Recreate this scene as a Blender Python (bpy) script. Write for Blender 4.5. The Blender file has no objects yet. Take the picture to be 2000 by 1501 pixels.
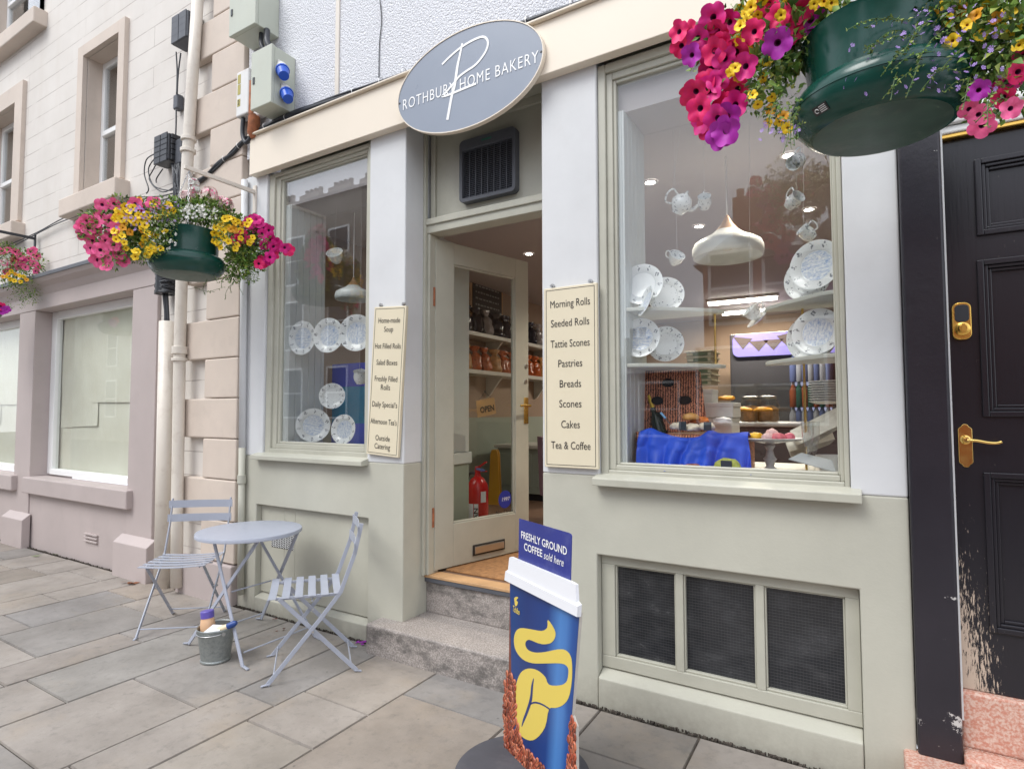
import bpy, bmesh, math, random
from mathutils import Vector, Matrix, Euler
from mathutils.geometry import tessellate_polygon
R=math.radians
random.seed(7)
S=bpy.context.scene
COL=S.collection
# ------------------------------------------------------------------ camera
CAM_Y,CAM_Z,FPX=-2.6579,1.41,1130.703
CR=Vector((0.85612,0.51678,-0.00166)); CU=Vector((0.02620,-0.04020,0.99885)); CF=Vector((-0.51612,0.85518,0.04796))
cd=bpy.data.cameras.new('camera'); cam=bpy.data.objects.new('camera',cd); COL.objects.link(cam)
cd.sensor_width=36; cd.lens=FPX*36/2000; cd.clip_start=0.05; cd.clip_end=400
cam.matrix_world=Matrix(((CR.x,CU.x,-CF.x,0),(CR.y,CU.y,-CF.y,CAM_Y),(CR.z,CU.z,-CF.z,CAM_Z),(0,0,0,1)))
S.camera=cam
# ------------------------------------------------------------------ sky, sun, exposure
W=bpy.data.worlds.new('World'); S.world=W; W.use_nodes=True
nt=W.node_tree; nt.nodes.clear()
SUN_EL,SUN_AZ=R(52),R(205)     # soft light from the street side
o_=nt.nodes.new('ShaderNodeOutputWorld'); bg=nt.nodes.new('ShaderNodeBackground'); bg.inputs[1].default_value=0.13
sky=nt.nodes.new('ShaderNodeTexSky'); sky.sky_type='NISHITA'; sky.sun_disc=False; sky.sun_elevation=SUN_EL; sky.sun_rotation=SUN_AZ
mx=nt.nodes.new('ShaderNodeMix'); mx.data_type='RGBA'; mx.inputs[0].default_value=0.85
tc=nt.nodes.new('ShaderNodeTexCoord'); nz=nt.nodes.new('ShaderNodeTexNoise'); nz.inputs['Scale'].default_value=2.2; nz.inputs['Detail'].default_value=6
rp=nt.nodes.new('ShaderNodeValToRGB'); rp.color_ramp.elements[0].position=.3; rp.color_ramp.elements[1].position=.75
rp.color_ramp.elements[0].color=(4.85,5.1,5.65,1); rp.color_ramp.elements[1].color=(8.1,8.35,8.8,1)
L=nt.links.new
L(tc.outputs['Generated'],nz.inputs['Vector']); L(nz.outputs['Fac'],rp.inputs[0]); L(sky.outputs[0],mx.inputs[6]); L(rp.outputs[0],mx.inputs[7]); L(mx.outputs[2],bg.inputs[0]); L(bg.outputs[0],o_.inputs[0])
sd=bpy.data.lights.new('sun','SUN'); sd.energy=1.2; sd.angle=R(30); sd.color=(.97,.965,.94)
sun=bpy.data.objects.new('sun',sd); COL.objects.link(sun)
# direction of travel of the light, from the sky direction above
sv=Vector((math.sin(SUN_AZ)*math.cos(SUN_EL),math.cos(SUN_AZ)*math.cos(SUN_EL),math.sin(SUN_EL)))
sun.rotation_euler=(-sv).to_track_quat('-Z','Y').to_euler(); sun.location=(0,-10,20)
S.view_settings.view_transform='Standard'; S.view_settings.look='None'; S.view_settings.exposure=0.98; S.view_settings.gamma=1
S.cycles.max_bounces=8; S.cycles.transparent_max_bounces=16
# ------------------------------------------------------------------ measuring helpers (photograph pixel -> point at a real depth)
def ray(px,py): return CR*((px-1000)/FPX)+CU*((750.5-py)/FPX)+CF
CP=Vector((0,CAM_Y,CAM_Z))
def at(px,py,Y=0.0): d=ray(px,py); return CP+d*((Y-CAM_Y)/d.y)
def on_x(px,py,X): d=ray(px,py); return CP+d*(X/d.x)
def on_z(px,py,z): d=ray(px,py); return CP+d*((z-CAM_Z)/d.z)
def on(px,py,P0,N): d=ray(px,py); return CP+d*((P0-CP).dot(N)/d.dot(N))
# ------------------------------------------------------------------ materials
def newmat(name):
    m=bpy.data.materials.new(name); m.use_nodes=True; n=m.node_tree; n.nodes.clear()
    out=n.nodes.new('ShaderNodeOutputMaterial'); b=n.nodes.new('ShaderNodeBsdfPrincipled'); n.links.new(b.outputs[0],out.inputs[0])
    return m,n,b,out
def N_(n,t,**k):
    x=n.nodes.new(t)
    for a,v in k.items():
        if a in x.inputs: x.inputs[a].default_value=v
        else: setattr(x,a,v)
    return x
def rgb(c): return (c[0],c[1],c[2],1)
def mixc(n,fac,a,b,mode='MIX'):
    x=n.nodes.new('ShaderNodeMix'); x.data_type='RGBA'; x.blend_type=mode
    for s,v in ((0,fac),(6,a),(7,b)):
        if isinstance(v,(int,float)): x.inputs[s].default_value=v
        elif isinstance(v,(tuple,list)): x.inputs[s].default_value=rgb(v)
        else: n.links.new(v,x.inputs[s])
    return x.outputs[2]
def ramp(n,src,p0,p1,c0=(0,0,0),c1=(1,1,1)):
    r=n.nodes.new('ShaderNodeValToRGB'); e=r.color_ramp.elements; e[0].position=p0; e[1].position=p1; e[0].color=rgb(c0); e[1].color=rgb(c1)
    n.links.new(src,r.inputs[0]); return r.outputs[0]
def math_(n,op,a,b=0.0,c=None):
    x=n.nodes.new('ShaderNodeMath'); x.operation=op
    for i,v in enumerate((a,b) if c is None else (a,b,c)):
        if isinstance(v,(int,float)): x.inputs[i].default_value=v
        else: n.links.new(v,x.inputs[i])
    return x.outputs[0]
def coords(n,scale=(1,1,1),loc=(0,0,0)):
    t=n.nodes.new('ShaderNodeTexCoord'); mp=n.nodes.new('ShaderNodeMapping'); mp.inputs['Scale'].default_value=scale; mp.inputs['Location'].default_value=loc
    n.links.new(t.outputs['Object'],mp.inputs[0]); return mp.outputs[0]
def noise(n,co,scale,detail=4,rough=.55):
    x=N_(n,'ShaderNodeTexNoise',Scale=scale,Detail=detail,Roughness=rough); n.links.new(co,x.inputs['Vector']); return x.outputs['Fac']
def bump(n,b,h,strength=.3,dist=.005):
    x=N_(n,'ShaderNodeBump',Strength=strength,Distance=dist); n.links.new(h,x.inputs['Height']); n.links.new(x.outputs[0],b.inputs['Normal']); return x
def paint(name,col,rough=.5,var=.08,scale=2.5,bs=.15,bscale=45,dirt=0.0,dirtcol=(.12,.10,.08),dscale=9,spec=.5,metal=0,coat=0):
    """painted / plain surface: soft tone variation, fine bump and optional blotches of dirt"""
    m,n,b,o=newmat(name); co=coords(n)
    f=noise(n,co,scale,6,.6)
    lo=tuple(c*(1-var) for c in col); hi=tuple(min(1,c*(1+var)) for c in col)
    c=ramp(n,f,.3,.7,lo,hi)
    if dirt>0:
        d=noise(n,co,dscale,8,.7); c=mixc(n,math_(n,'MULTIPLY',ramp(n,d,.52,.75),dirt),c,dirtcol)
    n.links.new(c,b.inputs['Base Color'])
    rr=noise(n,co,scale*4,3); n.links.new(math_(n,'MULTIPLY_ADD',rr,.25,rough-.12),b.inputs['Roughness'])
    b.inputs['Specular IOR Level'].default_value=spec; b.inputs['Metallic'].default_value=metal; b.inputs['Coat Weight'].default_value=coat
    if bs: bump(n,b,noise(n,co,bscale,5,.6),bs,.003)
    return m
def plain(name,col,rough=.5,metal=0,spec=.5,emit=None,es=1):
    m,n,b,o=newmat(name); b.inputs['Base Color'].default_value=rgb(col); b.inputs['Roughness'].default_value=rough; b.inputs['Metallic'].default_value=metal
    b.inputs['Specular IOR Level'].default_value=spec
    if emit: b.inputs['Emission Color'].default_value=rgb(emit); b.inputs['Emission Strength'].default_value=es
    return m
def glassmat(name,tint=(.93,.95,.94),boost=1.6):
    m=bpy.data.materials.new(name); m.use_nodes=True; n=m.node_tree; n.nodes.clear()
    o=n.nodes.new('ShaderNodeOutputMaterial'); t=n.nodes.new('ShaderNodeBsdfTransparent'); g=n.nodes.new('ShaderNodeBsdfGlossy'); mxs=n.nodes.new('ShaderNodeMixShader')
    fr=N_(n,'ShaderNodeFresnel',IOR=1.5); gm=n.nodes.new('ShaderNodeNewGeometry'); n.links.new(math_(n,'MULTIPLY_ADD',gm.outputs['Backfacing'],1/1.5-1.5,1.5),fr.inputs['IOR']); t.inputs[0].default_value=rgb(tint); g.inputs['Roughness'].default_value=0.0
    co=coords(n); bp=N_(n,'ShaderNodeBump',Strength=.02,Distance=.01); n.links.new(noise(n,co,1.6,2),bp.inputs['Height']); n.links.new(bp.outputs[0],g.inputs['Normal'])
    n.links.new(math_(n,'MINIMUM',math_(n,'MULTIPLY',fr.outputs[0],boost),1.0),mxs.inputs[0]); n.links.new(t.outputs[0],mxs.inputs[1]); n.links.new(g.outputs[0],mxs.inputs[2]); n.links.new(mxs.outputs[0],o.inputs[0])
    return m
def sage_mat(name,col,dirtamt):
    m,n,b,o=newmat(name); co=coords(n)
    c=ramp(n,noise(n,co,1.8,7,.62),.3,.72,tuple(x*.90 for x in col),tuple(x*1.07 for x in col))
    t=n.nodes.new('ShaderNodeTexCoord'); sp=n.nodes.new('ShaderNodeSeparateXYZ'); n.links.new(t.outputs['Object'],sp.inputs[0])
    h=math_(n,'SUBTRACT',1.0,math_(n,'DIVIDE',sp.outputs[2],.22))                       # rain-splash grime just above the paving
    d=math_(n,'MULTIPLY',math_(n,'MAXIMUM',h,0.0),noise(n,co,14,8,.75)); c=mixc(n,math_(n,'MULTIPLY',ramp(n,d,.18,.62),dirtamt),c,(.13,.10,.08))
    sc=noise(n,coords(n,(40,40,3)),1.0,6,.7); c=mixc(n,math_(n,'MULTIPLY',ramp(n,sc,.66,.8),.18),c,(.2,.19,.15))
    n.links.new(c,b.inputs['Base Color']); b.inputs['Roughness'].default_value=.62
    hb=math_(n,'ADD',noise(n,co,11,5,.6),math_(n,'MULTIPLY',noise(n,co,90,3),.35)); bump(n,b,hb,.22,.006)
    return m
M={}
SAGE=(.473,.462,.388); OFFW=(.72,.71,.70)
M['sage']=sage_mat('sage_masonry_paint',SAGE,.4)
M['sagew']=paint('sage_woodwork_gloss',(.455,.445,.372),.38,.07,3,.12,30,.12,(.2,.18,.13),7)
M['white']=paint('white_masonry_paint',(.625,.63,.635),.6,.06,2.2,.3,14,.10,(.42,.40,.37),5)
M['cream']=paint('cream_fascia_paint',(.775,.685,.565),.42,.03,1.2,.05,20,.05,(.5,.42,.3),4)
M['creamb']=paint('cream_board',(.69,.615,.455),.45,.02,3,.03,30)
M['taupe']=paint('taupe_masonry_paint',(.455,.388,.37),.62,.07,1.8,.25,16,.12,(.25,.2,.18),5)
M['taupe2']=paint('beige_stone_paint',(.595,.505,.43),.66,.08,2,.35,22,.16,(.30,.24,.2),6)
M['blackp']=paint('black_gloss',(.016,.015,.02),.24,.2,2,.12,20)
M['pipe']=paint('cream_pipe_paint',(.70,.64,.56),.42,.05,3,.1,30,.25,(.25,.13,.07),11)
M['plast']=plain('black_plastic',(.03,.032,.038),.42)
M['gplast']=paint('dark_grey_plastic',(.085,.09,.105),.5,.1,6,.05,40)
M['boxg']=paint('grey_green_steel',(.50,.52,.44),.45,.05,3,.05,30,.12,(.3,.27,.2),9)
M['wplast']=paint('white_plastic',(.72,.71,.69),.4,.04,5,.03,40,.2,(.4,.3,.2),9)
M['bplast']=plain('blue_plastic',(.012,.085,.50),.35)
M['rust']=paint('rusty_iron',(.33,.115,.05),.8,.4,20,.5,60,.5,(.10,.05,.03),25)
M['steel']=plain('steel',(.55,.55,.55),.3,1)
M['brass']=paint('polished_brass',(.85,.60,.20),.2,.08,9,.03,30,metal=1)
M['gold']=paint('gilt',(.80,.50,.12),.28,.1,9,.03,30,metal=1)
M['wood']=paint('bare_wood',(.50,.30,.15),.5,.15,8,.1,30)
M['ink']=plain('lettering_dark',(.022,.02,.019),.5)
M['whitep']=plain('white_lettering',(.85,.85,.84),.45)
M['glass']=glassmat('window_glass',(.96,.965,.96),1.7)
M['glassl']=glassmat('narrow_window_glass',(.96,.965,.96),2.2)
M['glassp']=glassmat('papered_window_glass',(.95,.96,.95),.8)
M['glassd']=glassmat('door_glass',(.93,.94,.92),1.1)
M['china']=None
M['wall_in']=paint('shop_wall_paint',(.34,.25,.18),.7,.04,1.5,.05,30)
M['tg']=paint('pale_boarding',(.64,.67,.66),.45,.03,2,.03,30)
M['tgsage']=paint('sage_boarding',(.32,.37,.31),.5,.04,2,.03,30)
M['ceil']=paint('shop_ceiling_paint',(.50,.46,.46),.8,.03,1,.0)
M['floor_in']=paint('brown_floor_vinyl',(.20,.12,.08),.5,.15,3,.05,30)
M['shelfw']=paint('shelf_paint',(.62,.63,.57),.42,.03,4,.03,30)
# roughcast
m,n,b,o=newmat('roughcast'); co=coords(n)
v=N_(n,'ShaderNodeTexVoronoi',Scale=85,Randomness=1); n.links.new(co,v.inputs['Vector'])
f1=noise(n,co,120,6,.7); f2=noise(n,co,1.3,5,.6)
c=mixc(n,ramp(n,f1,.40,.62),(.55,.56,.60),(.96,.96,.98)); c=mixc(n,math_(n,'MULTIPLY',ramp(n,f2,.3,.75),.22),c,(.62,.61,.63))
n.links.new(c,b.inputs['Base Color']); b.inputs['Roughness'].default_value=.85
bump(n,b,math_(n,'ADD',math_(n,'MULTIPLY',v.outputs['Distance'],-1.0),f1),.7,.010); M['harl']=m
# scored stucco of the tall neighbour: courses 0.19 m high
m,n,b,o=newmat('scored_stucco'); t=n.nodes.new('ShaderNodeTexCoord'); sp=n.nodes.new('ShaderNodeSeparateXYZ'); cb=n.nodes.new('ShaderNodeCombineXYZ')
n.links.new(t.outputs['Object'],sp.inputs[0]); n.links.new(sp.outputs[0],cb.inputs[0]); n.links.new(math_(n,'ADD',sp.outputs[2],.043),cb.inputs[1])
bk=N_(n,'ShaderNodeTexBrick',Scale=1.0); bk.inputs['Mortar Size'].default_value=.0045; bk.inputs['Mortar Smooth'].default_value=.2; bk.inputs['Brick Width'].default_value=2.7; bk.inputs['Row Height'].default_value=.1905; bk.offset=.5
n.links.new(cb.outputs[0],bk.inputs['Vector']); co=coords(n)
gap=noise(n,co,2.7,4,.6); sx=n.nodes.new('ShaderNodeSeparateXYZ')
c=ramp(n,noise(n,co,1.1,7,.65),.28,.72,(.625,.58,.53),(.72,.675,.625))
c=mixc(n,math_(n,'MULTIPLY',ramp(n,noise(n,coords(n,(5,5,.7)),1.4,6,.7),.5,.8),.35),c,(.60,.53,.46))
fac=math_(n,'MULTIPLY',bk.outputs['Fac'],ramp(n,gap,.38,.56)); c=mixc(n,math_(n,'MULTIPLY',fac,.6),c,(.30,.25,.22))
n.links.new(c,b.inputs['Base Color']); b.inputs['Roughness'].default_value=.75
bump(n,b,math_(n,'SUBTRACT',math_(n,'MULTIPLY',noise(n,co,40,5),.25),bk.outputs['Fac']),.5,.006); M['stucco']=m
# paving flags: tone per slab from a colour attribute, sandstone cloudiness
m,n,b,o=newmat('sandstone_flags'); co=coords(n); at_=n.nodes.new('ShaderNodeAttribute'); at_.attribute_name='slab'
c=mixc(n,ramp(n,noise(n,co,2.3,8,.65),.33,.7),(.235,.208,.182),(.360,.322,.288)); c=mixc(n,1.0,c,at_.outputs['Color'],'MULTIPLY')
c=mixc(n,math_(n,'MULTIPLY',ramp(n,noise(n,coords(n,(1,1,1),(4,2,0)),1.5,7,.7),.52,.74),.55),c,(.36,.29,.215))
c=mixc(n,math_(n,'MULTIPLY',ramp(n,noise(n,co,17,8,.75),.52,.76),.5),c,(.10,.095,.09))
v=N_(n,'ShaderNodeTexVoronoi',Scale=7.0); n.links.new(co,v.inputs['Vector']); c=mixc(n,math_(n,'MULTIPLY',ramp(n,v.outputs['Distance'],.02,.055,(1,1,1),(0,0,0)),.6),c,(.06,.055,.05))
n.links.new(c,b.inputs['Base Color']); b.inputs['Specular IOR Level'].default_value=.35
n.links.new(ramp(n,noise(n,co,3,5),.3,.7,(.5,.5,.5),(.75,.75,.75)),b.inputs['Roughness'])
bump(n,b,math_(n,'ADD',noise(n,co,28,8,.7),noise(n,co,5,4)),.28,.006); M['flag']=m
M['joint']=paint('joint_dirt',(.062,.050,.040),.95,.5,18,.8,60,.5,(.07,.075,.03),12)
M['tarmac']=paint('asphalt',(.05,.05,.052),.85,.2,6,.5,90)
M['kerb']=paint('granite_kerb',(.30,.29,.28),.7,.15,30,.3,60)
# concrete step with black grime patches
m,n,b,o=newmat('terrazzo_step'); co=coords(n)
c=mixc(n,ramp(n,noise(n,co,130,3,.6),.42,.62),(.25,.22,.20),(.45,.405,.375))
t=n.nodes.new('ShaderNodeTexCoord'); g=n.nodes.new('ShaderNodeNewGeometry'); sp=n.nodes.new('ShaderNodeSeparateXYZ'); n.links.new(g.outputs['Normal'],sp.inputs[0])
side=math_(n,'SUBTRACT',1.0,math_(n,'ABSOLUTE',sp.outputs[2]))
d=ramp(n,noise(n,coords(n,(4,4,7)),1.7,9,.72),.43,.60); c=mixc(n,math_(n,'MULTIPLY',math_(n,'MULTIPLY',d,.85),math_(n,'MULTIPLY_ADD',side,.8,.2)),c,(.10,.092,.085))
n.links.new(c,b.inputs['Base Color']); b.inputs['Roughness'].default_value=.7; bump(n,b,noise(n,co,60,6,.7),.35,.006); M['step']=m
m,n,b,o=newmat('red_terrazzo'); co=coords(n)
c=mixc(n,ramp(n,noise(n,co,110,3,.6),.40,.62),(.50,.215,.15),(.62,.45,.37)); c=mixc(n,math_(n,'MULTIPLY',ramp(n,noise(n,co,5,7,.7),.5,.75),.5),c,(.25,.15,.12))
n.links.new(c,b.inputs['Base Color']); b.inputs['Roughness'].default_value=.6; bump(n,b,noise(n,co,80,5),.2,.004); M['terra']=m
# weathered black door paint: bare wood shows low on the closing edge and along mouldings
m,n,b,o=newmat('worn_black_gloss'); t=n.nodes.new('ShaderNodeTexCoord'); sp=n.nodes.new('ShaderNodeSeparateXYZ'); n.links.new(t.outputs['Object'],sp.inputs[0])
grain=noise(n,coords(n,(170,170,24)),1.0,7,.75)
hz=math_(n,'MAXIMUM',math_(n,'SUBTRACT',1.0,math_(n,'DIVIDE',math_(n,'SUBTRACT',sp.outputs[2],.38),.72)),0.0)
hx=math_(n,'MAXIMUM',math_(n,'SUBTRACT',1.0,math_(n,'DIVIDE',math_(n,'SUBTRACT',sp.outputs[0],.28),.17)),0.0)
thr=math_(n,'ADD',grain,math_(n,'MULTIPLY',math_(n,'MULTIPLY',hz,hx),.40)); thr=math_(n,'ADD',thr,math_(n,'MULTIPLY',hx,.02))
spot=math_(n,'MULTIPLY',ramp(n,noise(n,coords(n,(1,1,.6),(0,0,3)),5,4),.5,.8),.10); thr=math_(n,'ADD',thr,spot)
chip=ramp(n,thr,.715,.735)
c=mixc(n,chip,(.016,.0145,.019),(.50,.395,.31)); n.links.new(c,b.inputs['Base Color']); n.links.new(ramp(n,chip,0,1,(.25,.25,.25),(.8,.8,.8)),b.inputs['Roughness'])
bump(n,b,math_(n,'ADD',math_(n,'MULTIPLY',chip,-.5),noise(n,coords(n,(90,90,5)),1,4)),.18,.003); M['worn']=m
m,n,b,o=newmat('chipped_black_masonry'); co=coords(n); t=n.nodes.new('ShaderNodeTexCoord'); sp=n.nodes.new('ShaderNodeSeparateXYZ'); n.links.new(t.outputs['Object'],sp.inputs[0])
low=math_(n,'MAXIMUM',math_(n,'SUBTRACT',1.0,math_(n,'DIVIDE',sp.outputs[2],.9)),0.0)
thr=math_(n,'ADD',noise(n,co,9,9,.72),math_(n,'MULTIPLY',low,.13)); chip=ramp(n,thr,.685,.70)
c=mixc(n,chip,mixc(n,noise(n,co,4,5),(.013,.012,.017),(.03,.026,.034)),(.50,.48,.46)); n.links.new(c,b.inputs['Base Color']); b.inputs['Roughness'].default_value=.3
bump(n,b,math_(n,'ADD',noise(n,co,10,6,.65),math_(n,'MULTIPLY',chip,-.6)),.3,.006); M['postm']=m
# wired glass of the cellar lights
m,n,b,o=newmat('dusty_wired_glass'); t=n.nodes.new('ShaderNodeTexCoord'); sp=n.nodes.new('ShaderNodeSeparateXYZ'); n.links.new(t.outputs['Object'],sp.inputs[0])
def lines(ax,p,w):
    fr=math_(n,'FRACT',math_(n,'DIVIDE',sp.outputs[ax],p)); return math_(n,'LESS_THAN',fr,w)
gr=math_(n,'MAXIMUM',lines(2,.0125,.16),math_(n,'MULTIPLY',lines(0,.0125,.14),.45)); co=coords(n)
sm=ramp(n,noise(n,coords(n,(3,1,5)),2.0,7,.65),.45,.8); c=mixc(n,math_(n,'MULTIPLY',sm,.25),(.018,.019,.022),(.16,.16,.165))
c=mixc(n,math_(n,'MULTIPLY',gr,.24),c,(.17,.17,.175)); n.links.new(c,b.inputs['Base Color']); b.inputs['Roughness'].default_value=.16; n.links.new(math_(n,'MULTIPLY_ADD',sm,.3,.12),b.inputs['Roughness']); M['wired']=m
# galvanised
m,n,b,o=newmat('galvanised_steel'); co=coords(n); v=N_(n,'ShaderNodeTexVoronoi',Scale=60.0); n.links.new(co,v.inputs['Vector'])
c=mixc(n,noise(n,co,55,5,.7),(.16,.18,.18),(.50,.53,.52)); n.links.new(c,b.inputs['Base Color']); b.inputs['Metallic'].default_value=.7; b.inputs['Roughness'].default_value=.45; bump(n,b,noise(n,co,45,4),.25,.003); M['galv']=m
M['bistro']=paint('blue_grey_enamel',(.365,.388,.455),.36,.04,6,.04,40,.05,(.3,.2,.12),22)
M['green']=paint('green_basket_plastic',(.005,.055,.041),.22,.15,5,.05,25,.06,(.1,.14,.1),8)
M['greenu']=paint('weathered_green_base',(.045,.085,.065),.5,.3,9,.2,30,.4,(.20,.20,.17),7)
# ------------------------------------------------------------------ mesh helpers
class MB:
    def __init__(s,*mats): s.bm=bmesh.new(); s.mats=list(mats)
    def _mi(s,faces,mi):
        for f in faces: f.material_index=mi
    def box(s,x0,x1,y0,y1,z0,z1,mi=0,T=None):
        v=[s.bm.verts.new(T@Vector(p) if T else p) for p in ((x0,y0,z0),(x1,y0,z0),(x1,y1,z0),(x0,y1,z0),(x0,y0,z1),(x1,y0,z1),(x1,y1,z1),(x0,y1,z1))]
        s._mi([s.bm.faces.new([v[i] for i in q]) for q in ((0,3,2,1),(4,5,6,7),(0,1,5,4),(1,2,6,5),(2,3,7,6),(3,0,4,7))],mi); return s
    def bar(s,a,b,w,t,mi=0,up=(0,0,1)):
        """flat bar from a to b, width w across, thickness t"""
        a=Vector(a);b=Vector(b);d=(b-a); ln=d.length; d.normalize(); u=Vector(up)
        sd=d.cross(u); sd=sd if sd.length>1e-4 else d.cross(Vector((1,0,0))); sd.normalize(); n2=sd.cross(d)
        T=Matrix((( sd.x,d.x,n2.x,a.x),(sd.y,d.y,n2.y,a.y),(sd.z,d.z,n2.z,a.z),(0,0,0,1)))
        return s.box(-w/2,w/2,0,ln,-t/2,t/2,mi,T)
    def tube(s,pts,r,seg=8,mi=0,cap=True):
        pts=[Vector(p) for p in pts]; rs=r if isinstance(r,(list,tuple)) else [r]*len(pts); rings=[]; pn=None
        for i,p in enumerate(pts):
            d=(pts[min(i+1,len(pts)-1)]-pts[max(i-1,0)])
            d=d.normalized() if d.length>1e-9 else Vector((0,0,1))
            if pn is None: a=d.orthogonal().normalized()
            else:
                a=pn-d*pn.dot(d); a=a.normalized() if a.length>1e-6 else d.orthogonal().normalized()
            pn=a; b=d.cross(a)
            rings.append([s.bm.verts.new(p+(a*math.cos(2*math.pi*k/seg)+b*math.sin(2*math.pi*k/seg))*rs[i]) for k in range(seg)])
        fs=[]
        for q,w in zip(rings,rings[1:]):
            for k in range(seg): fs.append(s.bm.faces.new((q[k],q[(k+1)%seg],w[(k+1)%seg],w[k])))
        if cap: fs.append(s.bm.faces.new(rings[0][::-1])); fs.append(s.bm.faces.new(rings[-1]))
        s._mi(fs,mi); return s
    def lathe(s,prof,T=None,seg=32,mi=0,mis=None):
        T=T or Matrix(); rings=[]
        for r,z in prof:
            if r<1e-6: rings.append([s.bm.verts.new(T@Vector((0,0,z)))])
            else: rings.append([s.bm.verts.new(T@Vector((r*math.cos(2*math.pi*k/seg),r*math.sin(2*math.pi*k/seg),z))) for k in range(seg)])
        for i,(q,w) in enumerate(zip(rings,rings[1:])):
            fs=[]
            for k in range(seg):
                k2=(k+1)%seg
                if len(q)==1 and len(w)==1: continue
                if len(q)==1: fs.append(s.bm.faces.new((q[0],w[k2],w[k])))
                elif len(w)==1: fs.append(s.bm.faces.new((q[k],q[k2],w[0])))
                else: fs.append(s.bm.faces.new((q[k],q[k2],w[k2],w[k])))
            s._mi(fs,mis[i] if mis else mi)
        return s
    def prism(s,poly,h,T=None,mi=0,mitop=None):
        """2-D outline (x,y) raised from 0 to h along local z"""
        T=T or Matrix(); a=[s.bm.verts.new(T@Vector((p[0],p[1],0))) for p in poly]; b=[s.bm.verts.new(T@Vector((p[0],p[1],h))) for p in poly]; n=len(poly)
        fs=[s.bm.faces.new(a[::-1])]+[s.bm.faces.new((a[i],a[(i+1)%n],b[(i+1)%n],b[i])) for i in range(n)]; s._mi(fs,mi); f=s.bm.faces.new(b); f.material_index=mi if mitop is None else mitop; return s
    def poly(s,pts,mi=0): f=s.bm.faces.new([s.bm.verts.new(p) for p in pts]); f.material_index=mi; return s
    def ribbon(s,pts,ws,h,T,mi=0):
        """flat stroke along a 2-D polyline with given widths, raised h in local z"""
        P=[Vector((p[0],p[1])) for p in pts]; l=[];r=[]
        for i,p in enumerate(P):
            d=(P[min(i+1,len(P)-1)]-P[max(i-1,0)]).normalized(); q=Vector((-d.y,d.x))*ws[i]/2; l.append(p+q); r.append(p-q)
        for z0,z1 in ((0,h),):
            vl=[[s.bm.verts.new(T@Vector((p.x,p.y,z))) for p in l] for z in (z0,z1)]; vr=[[s.bm.verts.new(T@Vector((p.x,p.y,z))) for p in r] for z in (z0,z1)]
        for i in range(len(P)-1):
            for q in ((vl[1][i],vr[1][i],vr[1][i+1],vl[1][i+1]),(vl[0][i],vl[0][i+1],vr[0][i+1],vr[0][i]),(vl[0][i],vl[1][i],vl[1][i+1],vl[0][i+1]),(vr[0][i],vr[0][i+1],vr[1][i+1],vr[1][i])):
                s.bm.faces.new(q).material_index=mi
        for i in (0,-1): s.bm.faces.new((vl[0][i],vr[0][i],vr[1][i],vl[1][i])).material_index=mi
        return s
    def build(s,name,parent=None,smooth=False,bevel=0,seg=2,recalc=True,sub=0):
        if recalc: bmesh.ops.recalc_face_normals(s.bm,faces=s.bm.faces)
        me=bpy.data.meshes.new(name); s.bm.to_mesh(me); s.bm.free()
        for x in s.mats: me.materials.append(x)
        return link(name,me,parent,smooth,bevel,seg,sub)
def link(name,me,parent=None,smooth=False,bevel=0,seg=2,sub=0):
    o=bpy.data.objects.new(name,me); COL.objects.link(o)
    if smooth:
        me.polygons.foreach_set('use_smooth',[True]*len(me.polygons))
        if smooth!='all': me.set_sharp_from_angle(angle=R(38))
    if parent: adopt(o,parent)
    if sub: x=o.modifiers.new('subdivision','SUBSURF'); x.levels=x.render_levels=sub
    if bevel:
        x=o.modifiers.new('bevel','BEVEL'); x.width=bevel; x.segments=seg; x.limit_method='ANGLE'; x.angle_limit=R(40)
    return o
def wm(o):
    m=o.matrix_basis.copy()
    if o.parent: m=wm(o.parent)@o.matrix_parent_inverse@m
    return m
def adopt(o,p): o.parent=p; o.matrix_parent_inverse=wm(p).inverted()
def tag(o,label=None,cat=None,group=None,kind=None):
    if label: o['label']=label
    if cat: o['category']=cat
    if group: o['group']=group
    if kind: o['kind']=kind
    return o
def thing(name,label,cat,loc=(0,0,0),rz=0,group=None):
    o=bpy.data.objects.new(name,None); o.empty_display_size=.1; COL.objects.link(o); o.location=loc; o.rotation_euler=(0,0,rz); return tag(o,label,cat,group)
def dup(root,loc,rz,label):
    c=root.copy(); COL.objects.link(c); c.location=loc; c.rotation_euler=(0,0,rz); c['label']=label
    for ch in root.children:
        d=ch.copy(); COL.objects.link(d); d.parent=c
        for g in ch.children: e=g.copy(); COL.objects.link(e); e.parent=d
    return c
def frame(P,r,u):
    """local x=r, y=u, z=normal at P"""
    r=Vector(r).normalized(); u=Vector(u); u=(u-r*u.dot(r)).normalized(); n2=r.cross(u); P=Vector(P)
    return Matrix(((r.x,u.x,n2.x,P.x),(r.y,u.y,n2.y,P.y),(r.z,u.z,n2.z,P.z),(0,0,0,1)))
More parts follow.
